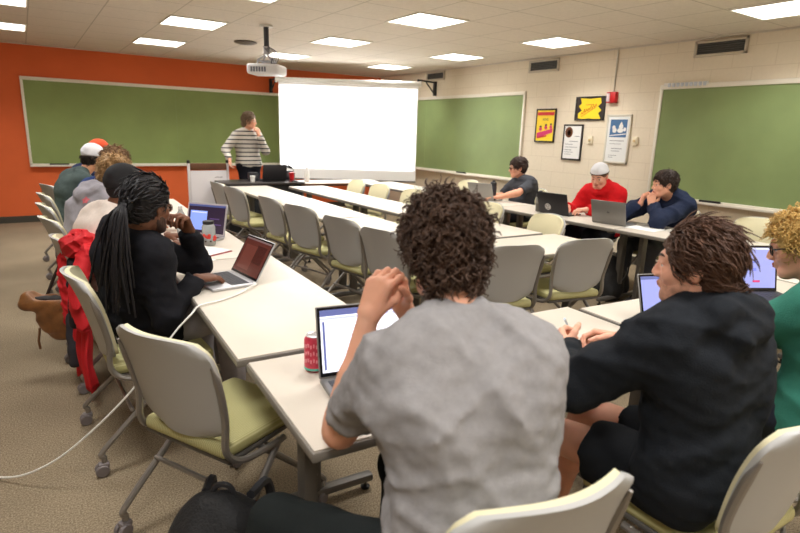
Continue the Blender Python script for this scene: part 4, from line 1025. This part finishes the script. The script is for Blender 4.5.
def wb_extra(t):
    bm=B(); lathe(bm,[(.0325,.07),(.0325,.115)],20); obj('wrap',bm,mat('wrap_red',(216,90,90),.5),t)
bottle('clear plastic water bottle behind the hand of the braided person',(.86,4.05),[(.028,.002),(.032,.008),(.030,.05),(.032,.07),(.032,.13),(.027,.165),(.014,.19),(.013,.20)],clear,[(.015,.20),(.015,.222)],wht,extra=wb_extra)
bottle('tall black water bottle in front of the person with glasses',(4.60,4.92),[(.034,.002),(.038,.008),(.038,.17),(.034,.185)],mat('bottle_black',(38,38,44),.4),[(.036,.185),(.037,.19),(.037,.225),(.020,.235),(.016,.25)],blk)
def tum(t):
    bm=B(); lathe(bm,[(.0395,.01),(.0405,.08),(.0408,.085),(.039,.088)],24); obj('sleeve',bm,mat('tumbler_sleeve',(92,88,80),.5),t)
bottle('grey shaker bottle with dark lid, left of the stickered laptop',(4.47,4.06),[(.034,.002),(.038,.006),(.042,.155)],mat('tumbler_grey',(132,130,122),.3),[(.044,.155),(.044,.185),(.030,.19),(.02,.215),(.012,.22)],blk,extra=tum)
def can_extra(t):
    bm=B(); lathe(bm,[(.0335,.008),(.0337,.016)],24); obj('teal_base_band',bm,mat('can_teal',(90,190,170),.35),t)
    bm=B()
    for k in range(5):
        for j in range(3): a=-2.9+.28*k; box(bm,(.0333*math.cos(a),.0333*math.sin(a),.04+.025*j+.004*(k%2)),(.004,.006,.012),.001)
    obj('can_print',bm,mat('can_print',(236,150,160),.4),t)
bottle('pink and red drink can beside the white-document laptop',(.718,1.555),[(.026,.001),(.033,.008),(.033,.108),(.027,.118)],mat('can_pink',(206,62,84),.3,noise=.2,scale=40),[(.0265,.118),(.027,.121),(.020,.1185)],mat('can_silver',(200,200,205),.25,metal=.8),'drink_can','can',extra=can_extra)
# papers, notebook, pen, phone
def flat(name,label,cat,c,az,s,m,z=TZ+.002,th=.003):
    bm=B(); box(bm,(0,0,th/2),(s[0],s[1],th),.0006); o=obj(name,bm,m); o.location=(c[0],c[1],z); o.rotation_euler=(0,0,-R(az)); return tag(o,label,cat)
flat('paper','white sheet of paper under the elbow of the braided person','paper',(.70,3.28),66,(.216,.28),paper)
t=thing('notebook','open notebook with red edges beside the lidded jar','notebook',(.86,3.52,TZ),60)
bm=B(); box(bm,(0,0,.003),(.30,.22,.004),.001); obj('cover',bm,mat('notebook_red',(170,60,70),.6),t)
bm=B(); box(bm,(-.073,0,.008),(.142,.21,.006),.002); box(bm,(.073,0,.008),(.142,.21,.006),.002); obj('pages',bm,paper,t)
flat('paper','white sheet by the grey fruit-emblem laptop','paper',(4.52,2.86),85,(.28,.215),paper)
t=thing('notebook','small grey notepad under the hands of the black hoodie person','notebook',(1.60,1.27,TZ),20); bm=B(); box(bm,(0,0,.006),(.14,.20,.012),.003); obj('cover',bm,mat('pad_grey',(120,122,126),.6),t); bm=B(); box(bm,(0,0,.0135),(.13,.19,.003)); obj('pages',bm,mat('pad_page',(176,178,180),.6),t)
t=thing('pen','slim silver and black pen in the hand of the black hoodie person','pen',(1.545,1.235,.865),0)
bm=B(); tube(bm,[(-.03,-.02,.02),(.05,.03,-.03)],.0045,8); obj('barrel',bm,mat('pen_silver',(160,170,180),.3,metal=.6),t); bm=B(); tube(bm,[(.05,.03,-.03),(.062,.038,-.038)],[.0045,.001],8); obj('tip',bm,blk,t)
t=thing('bag','black pencil pouch lying on the near table by the grey notepad','pouch',(1.68,1.06,TZ),40)
Pq=Prims(); Pq.cap((-.08,0,.03),(.08,0,.03),.03,k=.02,sq=(A((0,0,1)),1.1)); v,f=build(Pq,.006,wob_sin(.004,60,2)); npobj('body',v,f,mat('pouch_black',(30,34,40),.8),t)
# things on the instructor desk
DZ=.762
bottle('white paper cup on the left of the instructor desk',(2.62,7.68),[(.028,.001),(.036,.085),(.037,.088)],wht,None,None,'paper_cup','cup',z=DZ)
bottle('red cup on the instructor desk, right of the dark laptop',(3.25,7.78),[(.032,.001),(.046,.115),(.048,.12)],mat('cup_red',(206,30,38),.4),None,None,'red_cup','cup',z=DZ)
def dbox(name,label,c,s,z=DZ):
    t=thing(name,label,'box',(c[0],c[1],z),8); bm=B(); box(bm,(0,0,s[2]/2),s,.008); obj('body',bm,mat('device_dark',(44,44,50),.4),t); bm=B(); box(bm,(0,-s[1]/2-.002,s[2]*.5),(s[0]*.6,.004,s[2]*.4),.001); obj('panel',bm,mat('device_panel',(86,86,92),.3),t); return t
dbox('equipment_box','small dark device box between the paper cup and the dark laptop',(2.70,7.90),(.13,.10,.12))
dbox('speaker_box','dark cube speaker on the instructor desk, right of the red cup',(3.30,8.02),(.13,.12,.13))
t=thing('desk_microphone','black gooseneck microphone at the right end of the instructor desk','microphone',(3.22,7.62,DZ),0)
bm=B(); lathe(bm,[(.05,.001),(.05,.012),(.02,.02)],20); obj('base',bm,blk,t)
bm=B(); tube(bm,smooth_pts([(0,0,.015),(.0,0,.10),(-.02,0,.17),(-.05,0,.20)],5),.006,8); obj('neck',bm,mat('neck_silver',(150,150,155),.3,metal=.6),t)
bm=B(); tube(bm,[(-.04,0,.195),(-.10,0,.225)],[.016,.024],10); obj('head',bm,blk,t)
bottle('tall white bottle standing in front of the projection screen',(3.52,7.86),[(.036,.001),(.04,.01),(.04,.15),(.02,.18),(.018,.20)],mat('bottle_white',(222,220,216),.4),[(.02,.20),(.02,.225)],wht,z=TZ)
# mobile board beside the standing person
t=thing('mobile_board','white panel board on a wheeled frame, dark wood top rail, by the orange wall','board',(2.13,8.10,0),-2)
bm=B(); box(bm,(0,0,.53),(.50,.02,.74),.003); obj('panel',bm,mat('board_white',(236,232,236),.4),t)
for s in (-1,1):
    bm=B(); box(bm,(s*.27,0,.53),(.035,.035,.94),.006); box(bm,(s*.27,0,.045),(.04,.42,.03),.006); f_=obj('post',bm,mat('post_white',(214,208,210),.4),t)
    bm=B(); lathe(bm,[(.02,0),(.024,.01),(.02,.04),(.01,.045)],12,(s*.27,0,1.0)); obj('knob',bm,blk,f_)
    bm=B()
    for y in (-.19,.19): lathe(bm,[(.024,-.01),(.026,0),(.024,.01)],12,(s*.27,y,.03),M=Matrix.Rotation(PI/2,3,'Y'))
    obj('caster',bm,blk,f_)
bm=B(); box(bm,(0,0,.955),(.50,.05,.09),.006); obj('top_rail',bm,wood,t)
bm=B(); tube(bm,[(.08,-.0115,.80),(.12,-.0115,.808),(.16,-.0115,.802),(.19,-.0115,.806)],.004,4); obj('scribble',bm,dink,t)

# ------------------------------------------------------------ bags, jacket, cable
bagm=mat('bag_black',(28,28,30),.7,noise=.2,scale=30,bump=.4,bscale=120); strapm=mat('strap_black',(40,40,44),.6); 
def backpack(label,c,az,s=(1,1,1),lie=False):
    t=thing('backpack',label,'backpack',c,az); P=Prims(); sx,sy,sz=s
    P.ell((0,0,.20*sz),(.17*sx,.12*sy,.21*sz),k=.05); P.cap((-.09*sx,0,.10*sz),(.09*sx,0,.10*sz),.11*sy,k=.06); P.cap((0,-.10*sy,.12*sz),(0,-.09*sy,.20*sz),.07*sy,k=.04)
    v,f=build(P,.009,wob_sin(.008,22,5,2.2),[(A((0,0,.004)),A((0,0,-1)))]); npobj('body',v,f,bagm,t)
    for q in (-1,1):
        bm=B(); tube(bm,smooth_pts([(q*.07*sx,.06*sy,.37*sz),(q*.09*sx,.17*sy,.34*sz),(q*.10*sx,.19*sy,.20*sz),(q*.09*sx,.12*sy,.07*sz)],5),.016,6); obj('strap',bm,strapm,t)
    bm=B(); tube(bm,smooth_pts([(-.04,.02,.385*sz),(-.02,.02,.435*sz),(.02,.02,.435*sz),(.04,.02,.385*sz)],4),.010,6); obj('handle',bm,strapm,t)
    bm=B(); tube(bm,smooth_pts([(-.12*sx,-.095*sy,.18*sz),(-.08*sx,-.135*sy,.27*sz),(0,-.135*sy,.31*sz),(.08*sx,-.135*sy,.27*sz),(.12*sx,-.095*sy,.18*sz)],5),.004,5); obj('zip',bm,mat('zip_grey',(110,110,112),.4,metal=.4),t)
    return t
backpack('black backpack on the carpet under the table of the person in red',(4.62,3.22,0),-30,(1.25,1.1,1.0))
backpack('black backpack on the carpet at the bottom left, beside the grey T-shirt person',(.40,1.56,0),35,(1.05,1.05,.92))
backpack('dark bag on the carpet behind the near row, between grey chairs and black hoodie hands',(2.28,1.95,0),10,(.9,.8,.85))
# red jacket over chair back
t=thing('jacket','red jacket with black lining hanging over a chair back in the left row','jacket',(.28,3.42,-.02),84)
prof=smooth_pts([(.05,.60),(.055,.80),(.03,.90),(-.03,.925),(-.09,.88),(-.105,.74),(-.115,.52),(-.13,.30),(-.12,.12)],6); nv=len(prof)-1; nu=44; bm=B(); G_=[]
for j in range(nv+1):
    y,z=prof[j].x,prof[j].y; f=j/nv; row=[]
    for i in range(nu+1):
        u=-1+2*i/nu; w_=.215+.03*f+.012*math.sin(f*14+u); zz=z-.030*abs(u)**2.2*(1-f*.6)+(.05*math.sin(u*7+1)+.03*math.sin(u*17))*max(0,f-.75)*4*.5
        fold=(math.sin(u*13+2.2*math.sin(f*3.2)+1)*.55+math.sin(u*27+3*f+2*math.sin(f*5))*.25+abs(math.sin(u*7-2*f))*.5)*(.006+.028*max(0,f-.3)); fold+=.010*math.sin(f*30+u*9+2*math.sin(u*5))*math.sin(f*PI)
        row.append(bm.verts.new((u*w_+.015*math.sin(f*9),y-fold if f>.4 else y+fold*.3,zz)))
    G_.append(row)
for j in range(nv):
    for i in range(nu): bm.faces.new((G_[j][i],G_[j][i+1],G_[j+1][i+1],G_[j+1][i]))
jb=obj('body',bm,mat('jacket_red',(206,26,36),.75,noise=.08,scale=14,bump=.2,bscale=150),t,angle=180); md=jb.modifiers.new('thick','SOLIDIFY'); md.thickness=.012
def sleeve(pts,r,seed,m,nm):
    P=Prims(); q_=smooth_pts(pts,3)
    for i in range(len(q_)-1):
        f=i/len(q_); P.cap(q_[i],q_[i+1],r*(1+.12*math.sin(i*2.1)),r*(1+.12*math.sin((i+1)*2.1)),k=.018,sq=(A((0,1,0)),1.35))
    v,f=build(P,.007,folds(.012,seed,[(.3,.2,.9),(.7,.1,.6),(-.4,.2,.8)],45)); return npobj(nm,v,f,m,t)
sleeve([(-.17,-.07,.86),(-.22,-.12,.76),(-.235,-.13,.62),(-.225,-.13,.46),(-.235,-.12,.34)],.042,3,_M['jacket_red'],'sleeve')
sleeve([(.15,-.07,.87),(.205,-.13,.78),(.19,-.155,.64),(.215,-.14,.50)],.042,4,_M['jacket_red'],'sleeve')
sleeve([(-.10,-.06,.90),(-.05,-.13,.87),(.05,-.14,.88),(.11,-.07,.91)],.040,5,_M['jacket_red'],'hood')
P=Prims(); P.cap((.06,-.125,.80),(.12,-.165,.70),.030,.028,k=.03); P.cap((.10,-.15,.70),(.06,-.155,.46),.024,.03,k=.03); v,f=build(P,.010,wob_sin(.006,30,9,2)); npobj('lining',v,f,mat('jacket_black',(28,24,30),.8),t)
P=Prims(); P.cap((-.16,-.135,.42),(-.08,-.15,.20),.035,.045,k=.04); v,f=build(P,.010,wob_sin(.006,30,4,2)); npobj('lower_panel',v,f,mat('jacket_charcoal',(44,42,50),.8),t)
bm=B(); box(bm,(-.02,-.10,.90),(.05,.015,.03),.004); obj('tag',bm,mat('tag_dark',(44,48,70),.6),t)
# brown purse
t=thing('purse','open brown leather purse hanging behind the red jacket','purse',(.07,3.80,.0),34)
P=Prims(); P.cap((-.17,0,.44),(.17,0,.42),.06,.05,k=.04,sq=(A((0,1,0)),1.0)); P.ell((.02,0,.34),(.16,.075,.13),k=.06); P.ell((0,0,.50),(.17,.045,.05),None,.02,'cut')
v,f=build(P,.010,wob_sin(.008,25,6,2)); npobj('body',v,f,mat('leather_brown',(134,88,48),.45,noise=.3,scale=14,bump=.3,bscale=90),t)
P=Prims(); P.ell((0,0,.462),(.15,.04,.018),k=.01); v,f=build(P,.009,wob_sin(.004,60,7)); npobj('contents',v,f,mat('purse_inside',(40,34,32),.8),t)
bm=B(); tube(bm,smooth_pts([(.13,.02,.46),(.17,.05,.62),(.18,.10,.78),(.16,.13,.86)],6),.010,6); tube(bm,smooth_pts([(-.10,.04,.44),(-.02,.08,.64),(.08,.12,.80),(.12,.14,.86)],6),.010,6); obj('strap',bm,mat('strap_dark',(52,38,34),.6),t)
bm=B(); tube(bm,[(-.08,-.07,.30),(-.09,-.08,.22),(-.085,-.08,.17)],.007,6); obj('tassel',bm,mat('tassel',(110,74,44),.6),t)
# charger cable
pts=[(.89,2.600,.748),(.84,2.555,.750),(.76,2.49,.742),(.66,2.43,.742),(.56,2.385,.745),(.52,2.36,.72),(.44,2.345,.65),(.28,2.33,.46),(.10,2.40,.26),(-.06,2.50,.11),(-.22,2.65,.02),(-.42,2.9,.008),(-.8,3.3,.008),(-1.3,3.6,.008)]
bm=B(); tube(bm,smooth_pts(pts,6),.0042,8); cb=tag(obj('charger_cable',bm,mat('cable_white',(236,234,228),.4)),'white charging cable running from the silver laptop down across the carpet','cable')
bm=B(); tube(bm,[(.885,2.600,.748),(.884,2.625,.748)],.0065,8); obj('plug',bm,wht,cb)

# ------------------------------------------------------------ camera and light
def camera():
    cd=bpy.data.cameras.new('camera'); cam=bpy.data.objects.new('camera',cd); COL.objects.link(cam); SC.camera=cam
    y,p,r=0.59071242,0.23617335,0.0318346
    cy_,sy_,cp,sp,cr,sr=math.cos(y),math.sin(y),math.cos(p),math.sin(p),math.cos(r),math.sin(r)
    f=V((sy_*cp,cy_*cp,-sp)); rt=V((cy_,-sy_,0)); u=rt.cross(f)
    r2=rt*cr+u*sr; u2=-rt*sr+u*cr
    M=Matrix((( r2.x,u2.x,-f.x,0),(r2.y,u2.y,-f.y,0),(r2.z,u2.z,-f.z,1.5),(0,0,0,1))); cam.matrix_world=M
    cd.sensor_width=36; cd.lens=555.63/800*36; cd.clip_start=.05
    cd.dof.use_dof=True; cd.dof.focus_distance=3.0; cd.dof.aperture_fstop=3.2
camera()
w=bpy.data.worlds.new('world'); SC.world=w; w.use_nodes=True; w.node_tree.nodes['Background'].inputs[0].default_value=(.9,.92,1,1); w.node_tree.nodes['Background'].inputs[1].default_value=.25
# projector beam: a lamp in the lens with a rectangular gate
ld=bpy.data.lights.new('projector_lamp','SPOT'); ld.spot_size=R(110); ld.spot_blend=0; ld.shadow_soft_size=.02; ld.energy=1500
lo=bpy.data.objects.new('projector_lamp',ld); COL.objects.link(lo); src=V((2.42,6.36,2.12)); lo.location=src; nS=V((-sd.y,sd.x,0)).normalized(); nS=nS if nS.y>0 else -nS
lo.rotation_euler=nS.to_track_quat('-Z','Y').to_euler(); rS=V((nS.y,-nS.x,0))
dist=(sA-src).dot(nS)-.02; uA=(sA-src).dot(rS); uB=(sB-src).dot(rS); u0,u1=(min(uA,uB)+.05)/dist,(max(uA,uB)-.05)/dist; v0,v1=(.86-2.12)/dist,(2.21-2.12)/dist
ld.use_nodes=True; nt=ld.node_tree; em=nt.nodes['Emission']; tc=nt.nodes.new('ShaderNodeTexCoord'); sp=nt.nodes.new('ShaderNodeSeparateXYZ'); nt.links.new(tc.outputs['Normal'],sp.inputs[0])
def mm(op,a,b=None):
    n=nt.nodes.new('ShaderNodeMath'); n.operation=op
    for i,x in enumerate((a,b)):
        if x is None: continue
        if isinstance(x,(int,float)): n.inputs[i].default_value=x
        else: nt.links.new(x,n.inputs[i])
    return n.outputs[0]
zz=mm('ABSOLUTE',sp.outputs['Z']); xx=mm('DIVIDE',sp.outputs['X'],zz); yy=mm('DIVIDE',sp.outputs['Y'],zz)
gx=mm('MULTIPLY',mm('GREATER_THAN',xx,u0),mm('LESS_THAN',xx,u1)); gy=mm('MULTIPLY',mm('GREATER_THAN',yy,v0),mm('LESS_THAN',yy,v1)); g=mm('MULTIPLY',gx,gy); nt.links.new(g,em.inputs['Strength'])
SC.view_settings.view_transform='Standard'; SC.view_settings.look='None'; SC.view_settings.exposure=.20; SC.view_settings.gamma=1
